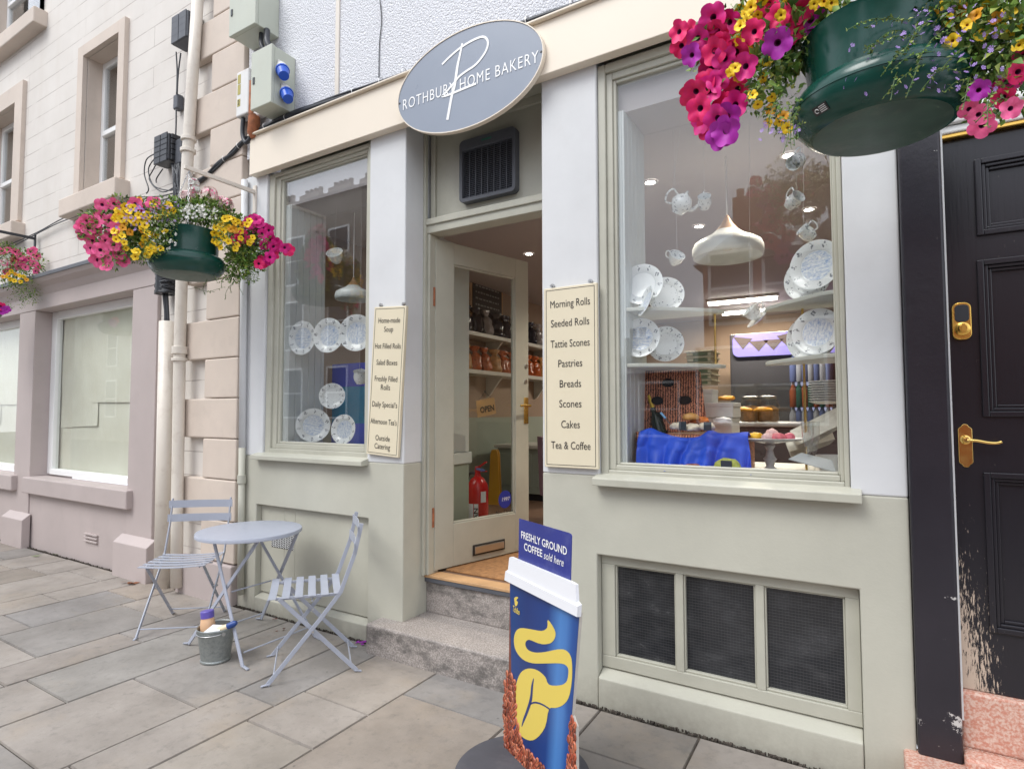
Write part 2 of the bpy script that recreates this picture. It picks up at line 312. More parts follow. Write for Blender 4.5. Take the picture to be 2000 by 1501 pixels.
def text(name,body,P,r,u,h,mat,parent,width=None,sx=1.0,depth=.0012,bold=0.0,align='CENTER',shear=0,space=1.0):
    cu=bpy.data.curves.new(name,'FONT'); cu.body=body; cu.align_x=align; cu.align_y='CENTER'; cu.size=1; cu.extrude=0; cu.offset=bold; cu.shear=shear; cu.space_character=space; cu.resolution_u=3
    o=bpy.data.objects.new(name,cu); COL.objects.link(o); dg=bpy.context.evaluated_depsgraph_get(); dg.update()
    me=bpy.data.meshes.new_from_object(o.evaluated_get(dg)); bpy.data.objects.remove(o); bpy.data.curves.remove(cu)
    xs=[v.co.x for v in me.vertices]; k=h*sx
    if width: k=width/(max(xs)-min(xs))
    F=frame(P,r,u)
    for v in me.vertices: v.co=F@Vector((v.co.x*k,v.co.y*h,depth))
    me.name=name; me.materials.append(mat); return link(name,me,parent)
def spline(pts,n=6):
    """Catmull-Rom through points"""
    P=[Vector(p) for p in pts]; out=[]
    for i in range(len(P)-1):
        a=P[max(i-1,0)];b=P[i];c=P[i+1];d=P[min(i+2,len(P)-1)]
        for k in range(n):
            t=k/n; out.append(.5*((2*b)+(c-a)*t+(2*a-5*b+4*c-d)*t*t+(3*b-a-3*c+d)*t**3))
    out.append(P[-1]); return out
X_=(1,0,0); Z_=(0,0,1)
# ================================================================== SETTING: pavement, road
lines_x=[-14.0,-13.2,-12.5,-11.6,-11.0,-10.2,-9.5,-8.9,-8.2,-7.55,-7.1,-6.6,-6.13,-5.52,-5.18,-4.72,-4.12,-3.83,-3.36,-2.76,-2.46,-2.01,-1.41,-1.10,-.64,-.10,.42,1.1,1.7,2.2,2.9,3.6,4.2,5.0]
known={-3.36:[-1.0],-2.76:[-.80,-1.53],-2.46:[-.63,-.95],-2.01:[-.395],-3.83:[-1.30],-4.72:[-.435,-1.15],-4.12:[-.72],-5.18:[-.315,-.965],-5.52:[-.625],-6.13:[-.215],-6.6:[-.36]}
rs=random.Random(3); bm=bmesh.new(); lay=bm.loops.layers.color.new('slab')
KERB=-3.6
for x0,x1 in zip(lines_x,lines_x[1:]):
    js=list(known.get(x0,[-rs.uniform(.25,.8)])); y=js[-1]
    while y>KERB+.5: y-=rs.uniform(.55,.95); js.append(y)
    js=[j for j in js if j>KERB+.35]; ys=[-.022+rs.uniform(-.008,.004)]+js+[KERB+.005]
    for ya,yb in zip(ys,ys[1:]):
        g=.0032; a,b_,c_,d=x0+g+rs.uniform(-.001,.001),x1-g,yb+g,ya-g; e=.004; z=rs.uniform(-.0015,.0015)
        top=[bm.verts.new(p) for p in ((a+e,c_+e,z),(b_-e,c_+e,z),(b_-e,d-e,z),(a+e,d-e,z))]; low=[bm.verts.new(p) for p in ((a,c_,z-.012),(b_,c_,z-.012),(b_,d,z-.012),(a,d,z-.012))]
        t=rs.uniform(.88,1.08); w=rs.uniform(-1,1); colr=(t*(1+.025*w),t,t*(1-.03*w),1)
        for f in [bm.faces.new(top)]+[bm.faces.new((low[i],low[(i+1)%4],top[(i+1)%4],top[i])) for i in range(4)]:
            for l in f.loops: l[lay]=colr
bmesh.ops.recalc_face_normals(bm,faces=bm.faces); me=bpy.data.meshes.new('pavement'); bm.to_mesh(me); bm.free(); me.materials.append(M['flag'])
tag(link('pavement',me),kind='structure')
tag(MB(M['joint']).box(-14,5,KERB,0.10,-.14,-.0095).build('pavement_bed'),kind='structure')
tag(MB(M['kerb']).box(-14,5,KERB-.15,KERB-.002,-.30,-.002).build('kerb',bevel=.012),kind='structure')
tag(MB(M['tarmac']).box(-60,60,-60,KERB-.152,-.5,-.13).build('road'),kind='structure')
# debris strip where wall meets paving
mb=MB(M['joint']); rs=random.Random(11); x=-9.5
while x<.1:
    if not(-2.6<x<-1.38):
        w=rs.uniform(.004,.022); y0=-rs.uniform(0,.022); T=Matrix.Translation((x,y0,0))@Matrix.Rotation(rs.uniform(0,3),4,'Z'); mb.box(-w/2,w/2,-w*.3,w*.3,-.008,rs.uniform(.001,.006),0,T)
    x+=rs.uniform(.002,.016)
tag(mb.build('wall_foot_debris',bevel=.0015,seg=1),'dark mossy grit gathered along the foot of the shop walls','debris',kind='stuff')
# ================================================================== BAKERY BUILDING
B=thing('bakery_building','sage and white painted shopfront with a cream fascia and pebbledashed wall above','shop building',(-1.9,0,0))
ZS,ZF=1.10,3.17
def solid(mat,name,*boxes,bevel=.006,parent=B,seg=2):
    mb=MB(mat)
    for b_ in boxes: mb.box(*b_)
    return mb.build(name,parent,bevel=bevel,seg=seg)
solid(M['harl'],'upper_wall',(-3.96,.75,.0,.39,3.33,8.2))
solid(M['sage'],'lintel_wall',(-3.707,-2.6705,.1105,.39,3.135,3.33),(-2.366,-1.42,.262,.39,2.63,3.33),(-1.1065,.75,.1105,.39,3.135,3.33),(-2.366,-1.42,.002,.2615,3.263,3.33))
# lower (sage) masonry
def carved(mat,name,box,cuts,bevel):
    """one solid wall piece with openings cut out, so that no seams show on its face"""
    a=MB(mat).box(*box).build(name); cs=[]
    for k,c in enumerate(cuts):
        q=MB(mat).box(*c).build('cutter'); cs.append(q); x=a.modifiers.new('cut','BOOLEAN'); x.object=q; x.operation='DIFFERENCE'; x.solver='EXACT'
    dg=bpy.context.evaluated_depsgraph_get(); dg.update(); me=bpy.data.meshes.new_from_object(a.evaluated_get(dg)); me.name=name
    for o in cs+[a]: bpy.data.objects.remove(o)
    return link(name,me,B,bevel=bevel,seg=3)
carved(M['sage'],'lower_wall',(-3.97,-2.366,0,.39,-.1,ZS),[(-3.765,-2.655,-.1,.06,-.2,.75),(-3.7075,-2.671,-.1,.5,1.075,2)],.007)
carved(M['sage'],'lower_wall',(-1.42,.142,0,.39,-.1,ZS),[(-1.122,-.026,-.1,.16,-.2,.718),(-1.1065,-.0455,-.1,.5,1.055,2),(-.0456,.3,-.1,.5,1.085,2)],.007)
# sloping ledges at the foot of the recesses
for x0,x1,z0,z1 in ((-3.763,-2.657,.095,.135),(-1.120,-.028,.135,.185)):
    mb=MB(M['sage']); T=Matrix(((0,0,1,x0),(1,0,0,0),(0,1,0,0),(0,0,0,1))); mb.prism([(-.004,-.1),(.10,-.1),(.10,z1),(-.004,z0)],x1-x0,T); mb.build('recess_ledge',B,bevel=.005)
mb=MB(M['sagew'])
for a,b_ in ((-3.764,-3.505),(-3.505,-3.392),(-3.392,-2.656)): mb.box(a+.0008,b_-.0008,.044,.062,.125,.752)
mb.build('recess_panel',B,bevel=.002)
mb=MB(M['gplast']); 
solid(M['plast'],'vent_hole',(-3.645,-3.405,.0435,.046,.453,.556),bevel=0)
mb=MB(M['whitep'])  # expanded-metal vent
for i in range(9):
    for j in range(8):
        x=-3.64+i*.0265; z=.458+j*.0125; mb.bar((x,.040,z),(x+.014,.040,z+.011),.0022,.003,0,(0,1,0)); mb.bar((x+.014,.040,z+.011),(x+.0265,.040,z),.0022,.003,0,(0,1,0))
mb.build('mesh_vent',B)
# white upper masonry
solid(M['white'],'pier',(-2.670,-2.366,0,.39,ZS,3.33),bevel=.008,seg=3)
solid(M['white'],'pier',(-1.42,-1.107,0,.39,ZS,3.33),bevel=.008,seg=3)
solid(M['white'],'pier',(-.045,.142,0,.39,1.085,ZF+.02),bevel=.008,seg=3)
solid(M['white'],'pier',(-3.97,-3.708,0.0,.39,ZS,ZF+.02),bevel=.008,seg=3)
# fascia
mb=MB(M['cream'],M['wood']); mb.box(-3.838,.46,-.06,.0,3.163,3.448); mb.box(-3.838,.46,-.085,-.0,3.449,3.462)
mb.build('fascia_board',B,bevel=.004)
solid(M['gplast'],'fascia_flashing',(-3.838,.46,-.07,.02,3.4635,3.472),bevel=.002)
solid(M['sagew'],'fascia_soffit',(-2.364,-1.422,.002,.259,3.246,3.262),(-2.364,-1.422,.215,.236,3.198,3.2455),bevel=.003)
# -- shop windows: frame > pane, sill
def shop_window(x0,x1,z0,z1,gx0,gx1,gz0,gz1,sx0,sx1,sz0,sz1,label):
    mb=MB(M['sagew'])
    for k,(y0,y1,f) in enumerate(((.018,.11,.45),(.034,.10,.82),(.046,.09,1.0))):
        f0=(0,.45,.82)[k]
        def mixf(a,b_,t): return a+(b_-a)*t
        ax0,ax1,az0,az1=mixf(x0,gx0,f0),mixf(x1,gx1,f0),mixf(z0,gz0,f0),mixf(z1,gz1,f0); bx0,bx1,bz0,bz1=mixf(x0,gx0,f),mixf(x1,gx1,f),mixf(z0,gz0,f),mixf(z1,gz1,f)
        e=.0005*k
        mb.box(ax0-e,bx0,y0,y1,az0,az1); mb.box(bx1,ax1+e,y0,y1,az0,az1); mb.box(bx0+.0002,bx1-.0002,y0+.0004,y1,az0,bz0); mb.box(bx0+.0002,bx1-.0002,y0+.0004,y1,bz1,az1)
    w=mb.build('shop_window',B,bevel=.004); w['label']=label
    p=MB(M['glassl' if 'narrower' in label else 'glass']); p.box(gx0-.01,gx1+.01,.060,.066,gz0-.01,gz1+.01); p.build('pane',w)
    s=MB(M['sagew']); T=Matrix(((0,0,1,sx0),(1,0,0,0),(0,1,0,0),(0,0,0,1)))
    s.prism([(-.062,sz0),(.03,sz0-.002),(.03,z0+.012),(.016,z0+.012),(-.05,sz1),(-.062,sz1-.004)],sx1-sx0,T); s.build('sill',w,bevel=.004)
    return w
shop_window(-1.105,-.047,1.10,3.162,-1.018,-.088,1.165,3.063,-1.12,-.008,1.058,1.098,'larger shop window holding a wicker hamper display')
shop_window(-3.706,-2.672,1.115,3.162,-3.580,-2.742,1.206,3.098,-3.763,-2.657,1.078,1.112,'narrower shop window with hanging plates')
# -- cellar light
mb=MB(M['sagew']); gx=[(-1.052,-.757),(-.722,-.414),(-.379,-.078)]; y0,y1=.048,.12
mb.box(-1.120,-.028,y0,y1,.172,.228); mb.box(-1.120,-.028,y0,y1,.668,.716)
for a,b_ in ((-1.120,-1.052),(-.757,-.722),(-.414,-.379),(-.078,-.028)): mb.box(a,b_,y0+.002,y1,.2282,.6678)
for a,b_ in gx:
    mb.box(a,b_,y0+.012,y1,.2284,.238); mb.box(a,b_,y0+.012,y1,.659,.6676); mb.box(a,a+.008,y0+.012,y1,.2382,.6588); mb.box(b_-.008,b_,y0+.012,y1,.2382,.6588)
cw=mb.build('cellar_window',B,bevel=.003)
for a,b_ in gx: MB(M['wired']).box(a+.004,b_-.004,.078,.084,.232,.664).build('pane',cw)
# -- doorway
solid(M['step'],'entrance_step',(-2.54,-1.40,-.125,.39,-.05,.168),bevel=.012,seg=3)
solid(M['step'],'riser',(-2.3655,-1.4205,.216,.40,.1685,.3575),bevel=.006)
mb=MB(M['wood'],M['gplast']); mb.box(-2.366,-1.42,.196,.30,.385,.402); mb.box(-2.366,-1.42,.200,.30,.358,.384,1); mb.build('threshold',B,bevel=.003)
mb=MB(M['sagew'])
mb.box(-2.366,-2.328,.19,.29,.402,2.548); mb.box(-1.458,-1.42,.19,.29,.402,2.548); mb.box(-2.366,-2.345,.165,.1898,.402,3.245)
mb.box(-2.366,-1.42,.185,.30,2.549,2.628); mb.box(-2.366,-1.42,.172,.186,2.600,2.640)
mb.box(-2.345,-1.42,.2362,.26,2.6285,3.2455); mb.box(-2.345,-2.312,.215,.2362,2.641,3.1975)
mb.build('door_frame',B,bevel=.004)
# -- open door leaf, hinged left, swung inwards
H=Vector((-2.322,.245,0)); E_=Vector((-2.097,1.08,0)); DU=(E_-H).normalized(); DN=Vector((DU.y,-DU.x,0)); LW=.845; DZ0,DZ1=.418,2.528
DF=Matrix(((DU.x,DN.x,0,H.x),(DU.y,DN.y,0,H.y),(0,0,1,0),(0,0,0,1)))    # local x along the leaf, y out of its street face
def dpt(px,py,off=0): p=on(px,py,H+DN*off,DN); q=DF.inverted()@p; return q
g0,g1=dpt(888,513),dpt(1007,545); g2=dpt(884,1028); g3=dpt(1007,997)
GX0,GX1=(g0.x+g2.x)/2,(g1.x+g3.x)/2; GZ1,GZ0=(g0.z+g1.z)/2,(g2.z+g3.z)/2
mb=MB(M['sagew']); t=-.045
mb.box(0,GX0,t,0,DZ0,DZ1,0,DF); mb.box(GX1,LW,t,0,DZ0,DZ1,0,DF); mb.box(GX0,GX1,t+.0005,-.0005,DZ0,GZ0,0,DF); mb.box(GX0,GX1,t+.0005,-.0005,GZ1,DZ1,0,DF)
for (a,b_,c_,d) in ((GX0,GX0+.012,GZ0,GZ1),(GX1-.012,GX1,GZ0,GZ1),(GX0+.012,GX1-.012,GZ0,GZ0+.012),(GX0+.012,GX1-.012,GZ1-.012,GZ1)): mb.box(a,b_,t+.008,-.010,c_,d,0,DF)
door=mb.build('shop_door',B,bevel=.003); door['label']='open glazed shop door in sage paint'
MB(M['glassd']).box(GX0+.004,GX1-.004,-.026,-.020,GZ0+.004,GZ1-.004,0,DF).build('pane',door)
mb=MB(M['brass']); q=dpt(1027,800); mb.box(q.x-.022,q.x+.022,0,.006,q.z-.10,q.z+.09,0,DF); mb.tube([DF@Vector((q.x,.004,q.z+.03)),DF@Vector((q.x,.05,q.z+.03))],.010,10); mb.tube([DF@Vector((q.x,.048,q.z+.03)),DF@Vector((q.x-.05,.055,q.z+.034)),DF@Vector((q.x-.10,.048,q.z+.028))],[.010,.008,.009],10); mb.build('handle',door,True,.002)
for px,py in ((1027,715),(1026,745)):
    q=dpt(px,py); mb=MB(M['steel']); mb.tube([DF@Vector((q.x,.0,q.z)),DF@Vector((q.x,.008,q.z))],.014,14); mb.build('lock',door,True)
a,b_=dpt(923,1055),dpt(985,1080); mb=MB(M['ink'],M['steel']); zz=(a.z+b_.z)/2; mb.box(a.x,b_.x,0,.008,zz-.036,zz+.036,0,DF); mb.box(a.x+.012,b_.x-.012,.008,.014,zz-.024,zz+.024,1,DF); mb.build('letterbox',door,bevel=.003)
for z in (2.15,.75):
    mb=MB(M['rust']); mb.tube([H+Vector((-.004,-.012,z-.06)),H+Vector((-.004,-.012,z+.06))],.008,8); mb.build('hinge',door,True)
q=dpt(990,975); mb=MB(plain('sticker_blue',(.03,.04,.30),.35)); T=DF@Matrix.Translation((q.x,-.0195,q.z))@Matrix.Rotation(R(-90),4,'X'); mb.lathe([(0,.0006),(.062,.0006),(.062,0)],T,28); mb.build('round_sticker',door)
text('lettering','1997',DF@Vector((q.x,-.0178,q.z)),DU,Z_,.04,M['whitep'],door,shear=.2)
q=dpt(989,1000); text('lettering','No Dogs',DF@Vector((q.x,-.0178,q.z)),DU,Z_,.045,M['ink'],door,width=.17)
# -- interior shell
mb=MB(M['wall_in']); mb.box(-3.95,-3.90,.39,7.2,.35,2.95); mb.box(-3.95,.60,7.2,7.25,.35,2.95); mb.box(.55,.60,.39,7.2,.35,2.95); mb.build('shop_wall',B)
MB(M['ceil']).box(-3.95,.60,.3905,7.25,2.93,3.1345).build('shop_ceiling',B)
for a,b_ in ((-3.707,-2.671),(-1.1065,-.0455)): MB(M['ceil']).box(a,b_,.1005,.3900,2.931,3.1345).build('window_head',B)
MB(M['floor_in']).box(-3.95,.60,.3005,7.25,.30,.40).build('shop_floor',B)
def boards(mb,x,y0,y1,z0,z1,side,w=.058):
    y=y0
    while y<y1-.01:
        e=min(y+w,y1); mb.box(min(x,x+side*.012),max(x,x+side*.012),y+.0022,e-.0022,z0,z1); y=e
for x,sd,bk in ((-1.000,1,(-1.08,-1.000)),(-3.535,1,(-3.60,-3.535)),(-2.70,-1,None),(-.072,-1,None)):
    mb=MB(M['tg']); boards(mb,x,.07,.392,1.14,2.93,sd)
    if bk: mb.box(bk[0],bk[1],.07,.394,1.1,2.93)
    mb.build('window_lining',B,bevel=.002,seg=1)
solid(M['shelfw'],'display_board',(-3.58,-2.70,.07,.62,1.11,1.146),bevel=.003)
solid(M['shelfw'],'display_board',(-1.03,-.06,.07,.85,1.09,1.130),bevel=.003)
# door lobby partition: white above, sage below a dado
mb=MB(M['tg'],M['tgsage'],M['whitep']); mb.box(-2.50,-2.425,.39,.76,1.13,2.6); mb.box(-2.50,-2.4245,.39,.76,.4,1.05,1); mb.box(-2.505,-2.41,.385,.775,1.05,1.128,0); mb.build('lobby_partition',B,bevel=.003)
mb=MB(M['tgsage']); mb.box(-3.90,-3.885,.7,6.9,.4,1.35); mb.build('dado',B)
mb=MB(paint('coir_mat',(.30,.15,.06),.95,.3,40,.8,200)); mb.box(-2.30,-1.45,.33,1.0,.4005,.412); tag(mb.build('door_mat',bevel=.004),'brown coir mat inside the open shop door','mat')
# ================================================================== TALL NEIGHBOUR (left)
NB=thing('townhouse','tall cream stucco house with taupe shopfront and quoins left of the bakery','house',(-7,0,0))
ZC=2.85
mb=MB(M['stucco']); mb.box(-14,-8.36,.03,.4,ZC-.3,9.5)
# upper wall pierced by openings (x0,x1,z0,z1)
ops=[(-9.30,-8.37,3.60,5.03),(-6.685,-5.972,3.60,5.035),(-9.3,-7.78,5.93,7.4)]
def wall_with(mb,x0,x1,z0,z1,ops,y0,y1):
    xs=sorted({x0,x1}|{o[0] for o in ops}|{o[1] for o in ops}); xs=[x for x in xs if x0<=x<=x1]
    for a,b_ in zip(xs,xs[1:]):
        zs=[z0]
        for o in sorted(ops,key=lambda o:o[2]):
            if o[0]<=a+1e-6 and o[1]>=b_-1e-6: zs+= [o[2],o[3]]
        zs.append(z1)
        for k in range(0,len(zs),2): mb.box(a,b_,y0,y1,zs[k],zs[k+1])
mb.bm.free(); mb=MB(M['stucco']); wall_with(mb,-14,-3.972,ZC-.05,9.5,ops,.03,.45); mb.box(-5.165,-3.972,.03,.45,-.1,ZC-.05)
mb.build('stucco_wall',NB)
def upper_window(x0,x1,z0,z1,sw,label,right_only=False):
    f=MB(M['taupe2']); y=-.012
    f.box(x0-sw,x0,y,.035,z0,z1+sw); f.box(x1,x1+sw,y,.035,z0,z1+sw); f.box(x0,x1,y,.035,z1,z1+sw)
    f.box(x0-.001,x0+.003,.0352,.36,z0,z1); f.box(x1-.003,x1+.001,.0352,.36,z0,z1); f.box(x0+.0031,x1-.0031,.0352,.36,z1-.003,z1+.001)
    o=f.build('upper_window',NB,bevel=.004); o['label']=label
    s=MB(M['whitep']); a,b_=x0+.004,x1-.004; ym=.165; zm=(z0+z1)/2-.07
    for (p,q,r_,t,yy) in ((a,a+.055,z0,z1,ym),(b_-.055,b_,z0,z1,ym),(a+.055,b_-.055,z1-.06,z1-.004,ym),(a+.055,b_-.055,z0,z0+.07,ym),(a+.055,b_-.055,zm,zm+.05,ym-.012)): s.box(p,q,yy,yy+.05,r_,t)
    s.build('sash',o,bevel=.004)
    MB(M['glass']).box(a+.05,b_-.05,ym+.02,ym+.024,z0+.05,z1-.03).build('pane',o)
    MB(plain('dark_room',(.10,.105,.11),.9)).box(x0-.1,x1+.1,.44,.46,z0-.1,z1+.1).build('dark_room',o)
    s=MB(M['taupe2']); s.box(x0-sw-.09,x1+sw+.10,-.10,.34,z0-.22,z0-.04); s.box(x0-.0,x1+.0,-.02,.34,z0-.0398,z0-.0005); s.build('sill',o,bevel=.012)
upper_window(-6.685,-5.972,3.60,5.035,.115,'upper sash window above the cornice, beside the cable boxes')
upper_window(-9.30,-8.37,3.60,5.03,.21,'upper sash window cut by the left edge of the photo')
upper_window(-9.3,-7.78,5.93,7.4,.0,'upper window of the storey above, only its sill in view')
# quoins
rs=random.Random(5); z=-.05; zt=.291
edges=[]; k=0; zb=.291
while zb<9.3: edges.append((zb,zb+.307,k%2)); zb+=.307; k+=1
for z0,z1,short in edges:
    x0=-4.40 if not short else -4.68
    q=MB(M['taupe2']); T=Matrix(((1,0,0,0),(0,0,-1,.031),(0,1,0,0),(0,0,0,1)))
    q.box(x0,-3.975,-.030,.0302,z0+.005,z1)
    q.build('quoin',NB,bevel=.010,seg=2)
q=MB(M['taupe']); q.box(-4.70,-3.975,-.05,.0302,-.05,.287); q.build('quoin_plinth',NB,bevel=.012)
# ---- taupe shopfront
f=MB(M['taupe'])
pil=[(-8.02,-7.62),(-5.585,-5.168),(-10.5,-10.1)]
for a,b_ in pil: f.box(a,b_,0,.40,-.1,2.515)
f.box(-14,-5.168,-.004,.40,2.516,2.78)                                     # frieze
for a,b_ in ((-7.62,-5.585),(-10.1,-8.02),(-14,-10.5)): f.box(a,b_,.012,.40,-.1,.565)
f.build('shopfront_surround',NB,bevel=.007,seg=3)
for a,b_ in pil:
    f=MB(M['taupe']); T=Matrix(((0,0,1,a-.06),(1,0,0,0),(0,1,0,0),(0,0,0,1))); w=b_-a+.135
    f.prism([(-.075,-.1),(.0,-.1),(.0,.35),(-.075,.29)],w,T); f.build('pilaster_plinth',NB,bevel=.006)
f=MB(M['taupe'],M['gplast']); T=Matrix(((0,0,1,-14),(1,0,0,0),(0,1,0,0),(0,0,0,1)))
f.prism([(.03,2.62),(-.03,2.70),(-.045,2.73),(-.10,2.765),(-.125,2.80),(.03,2.80)],14-5.14,T,0); f.build('cornice',NB)
f=MB(paint('lead_flashing',(.17,.18,.20),.55,.1,5,.15,20)); f.prism([(.031,2.801),(-.135,2.801),(-.14,2.835),(.031,2.93)],14-5.13,T); f.build('lead_flashing',NB,bevel=.004)
Mpaper=None
m,n,b,o=newmat('kraft_paper'); co=coords(n); c=ramp(n,noise(n,co,3,6,.6),.3,.7,(.76,.73,.61),(.84,.82,.71)); n.links.new(c,b.inputs['Base Color']); b.inputs['Roughness'].default_value=.7
bump(n,b,noise(n,coords(n,(1,1,.35)),7,5,.6),.6,.03); Mpaper=m
for x0,x1,lab in ((-7.62,-5.585,'shop window papered over inside, nearest the quoins'),(-10.1,-8.02,'papered shop window at the left edge of the photo')):
    w=MB(M['whitep']); yy=.155; z0,z1=.755,2.515; lx=.115
    w.box(x0,x0+lx,yy,yy+.06,z0,z1); w.box(x1-.055,x1,yy,yy+.06,z0,z1); w.box(x0+lx,x1-.055,yy+.0006,yy+.06,z1-.085,z1); w.box(x0+lx,x1-.055,yy-.02,yy+.06,z0,z0+.055)
    o=w.build('papered_window',NB,bevel=.004); o['label']=lab
    MB(M['glassp']).box(x0+lx-.01,x1-.045,yy+.03,yy+.036,z0+.05,z1-.08).build('pane',o)
    p=MB(Mpaper); bmv={}
    rs=random.Random(int(-x0*10))
    def sheet(xa,xb,za,zb,y,sk=0):
        nx,nz=10,12; V=[[p.bm.verts.new((xa+(xb-xa)*i/nx,y+.006*math.sin(i*1.3+j*.7)*rs.random(),za+(zb-za)*j/nz+sk*(i/nx)*(1-j/nz))) for i in range(nx+1)] for j in range(nz+1)]
        for j in range(nz):
            for i in range(nx): p.bm.faces.new((V[j][i],V[j][i+1],V[j+1][i+1],V[j+1][i]))
    sheet(x0+.06,x1-.03,z0,z1,yy+.075); sheet(x0+lx+.02,x0+.95,1.25,z1-.05,yy+.062,.03); sheet(x0+.8,x1-.04,1.52,z1-.04,yy+.058,-.01)
    p.build('paper_lining',o,smooth='all')
    MB(plain('dark_back',(.05,.05,.05),.9)).box(x0,x1,.36,.38,z0,z1).build('backing',o)
    s=MB(M['taupe']); s.box(x0-.02,x1+.10,-.055,.16,.57,.735); s.build('sill',o,bevel=.010)
    s=MB(M['taupe']); xr=(x0+x1)/2+.35
    if x0>-8:
        for k in range(3): s.box(-6.35,-6.10,-.008,.013,.20+k*.032,.215+k*.032)
        s.build('air_brick',NB,bevel=.003)
# ================================================================== DARK DOORWAY (right)
TD=thing('house_doorway','black panelled front door with a black surround and red terrazzo steps at the right edge','doorway',(.5,0,0))
solid(M['postm'],'door_jamb',(.144,.278,-.022,.39,.155,2.70),bevel=.010,parent=TD,seg=3)
mb=MB(M['whitep']); mb.box(.2785,.2865,.015,.06,.30,2.62); mb.build('sealant_strip',TD)
DY=.058; dx0,dx1,dz0,dz1=.287,1.10,.40,2.44
pan=[(.397,.60,2.075,2.335),(.66,.86,2.075,2.335),(.393,.60,1.405,1.955),(.66,.86,1.405,1.955),(.388,.60,.632,1.175),(.66,.86,.632,1.175)]
mb=MB(M['worn']); wall_with(mb,dx0,dx1,dz0,dz1,pan,DY,DY+.045); dd=mb.build('front_door',TD)
for a,b_,c_,d in pan:
    mb=MB(M['worn']); mb.box(a-.004,b_+.004,DY+.018,DY+.03,c_-.004,d+.004)
    for k,(o1,o2,yy) in enumerate(((-.014,.006,DY-.012),(.006,.018,DY-.004),(.018,.030,DY+.006))):
        mb.box(a+o1,a+o2,yy,DY+.02,c_+o1,d-o1); mb.box(b_-o2,b_-o1,yy,DY+.02,c_+o1,d-o1); mb.box(a+o2,b_-o2,yy+.0005,DY+.02,c_+o1,c_+o2); mb.box(a+o2,b_-o2,yy+.0005,DY+.02,d-o2,d-o1)
    mb.build('door_panel',dd,bevel=.003)
# keypad lock
c0=(at(1856,592,DY)+at(1894,592,DY))/2; c1=at(1877,664,DY); cx=(c0.x+c1.x)/2+.002; hw=.0285; zt_,zb_=c0.z,c1.z
def rrect(w,h,r,n=6):
    out=[]
    for cx_,cy_,a0 in ((w/2-r,h/2-r,0),(-w/2+r,h/2-r,90),(-w/2+r,-h/2+r,180),(w/2-r,-h/2+r,270)):
        for k in range(n+1): a=R(a0+90*k/n); out.append((cx_+r*math.cos(a),cy_+r*math.sin(a)))
    return out
F=frame((cx,DY,(zt_+zb_)/2),X_,Z_); hh=zt_-zb_
mb=MB(M['gold'],M['gplast']); mb.prism(rrect(hw*2,hh,.022),.022,F); lk=mb.build('keypad_lock',dd,True,.003)
mb=MB(M['plast'],M['gplast']); mb.prism(rrect(hw*2-.014,hh*.46,.014),.003,F@Matrix.Translation((0,hh*.20,.0222))); mb.build('keypad',lk,bevel=.001)
mb=MB(M['gold']); mb.lathe([(.024,.022),(.024,.030),(.017,.034),(.017,.046),(.012,.050),(0,.050)],F@Matrix.Translation((0,-hh*.22,0)),24); mb.box(-.005,.005,-hh*.22-.016,-hh*.22+.016,.05,.056,0,F); mb.build('cylinder_knob',lk,True)
# lever handle
c=(at(1870,828,DY)+at(1900,912,DY))/2; F=frame((c.x+.001,DY,c.z),X_,Z_)
prof=[]
for sx,sy in ((1,1),(-1,1),(-1,-1),(1,-1)):
    pts=[(.021,.060),(.018,.066),(.012,.070),(.008,.078),(.0,.080)]
    pts=[(sx*p[0],sy*p[1]) for p in pts]
    prof+= pts if sx*sy>0 else pts[::-1]
pp=[]; [pp.append(p) for p in prof if not pp or (abs(p[0]-pp[-1][0])+abs(p[1]-pp[-1][1]))>1e-5]
mb=MB(M['brass']); mb.prism(pp,.005,F); mb.lathe([(.017,.005),(.017,.010),(.011,.014),(.010,.04),(0,.041)],F@Matrix.Translation((0,.022,0)),20)
mb.tube([F@Vector(p) for p in spline([(0,.022,.036),(.03,.020,.040),(.06,.014,.038),(.085,.013,.034),(.10,.018,.033)],5)],.0058,10)
mb.build('lever_handle',dd,True,.0015)
# lintel: gilt strip, white mouldings
mb=MB(M['gold']); mb.box(.280,1.2,.03,.09,2.441,2.458); mb.build('gilt_strip',TD,bevel=.004)
mb=MB(M['whitep'])
for k in range(7): mb.box(.281,1.2,.02-.012*(k%3)-.006*k,.09,2.4585+k*.030,2.4585+k*.030+.026)
mb.build('moulding',TD,bevel=.006)
solid(M['white'],'over_door_wall',(.1425,1.6,.03,.39,2.72,3.33),(1.10,1.6,.03,.39,.15,2.72),bevel=.004,parent=TD)
MB(M['terra']).box(.2786,1.2,.03,.39,.20,.397).build('door_sill',TD,bevel=.008)
mb=MB(M['terra']); mb.box(.10,1.3,-.20,.03,-.05,.158); mb.box(.2786,1.3,-.06,.029,.1582,.20); mb.build('terrazzo_step',TD,bevel=.012,seg=3)
MB(M['terra']).box(.2786,1.2,.0302,.20,.19,.2).build('tread',TD)
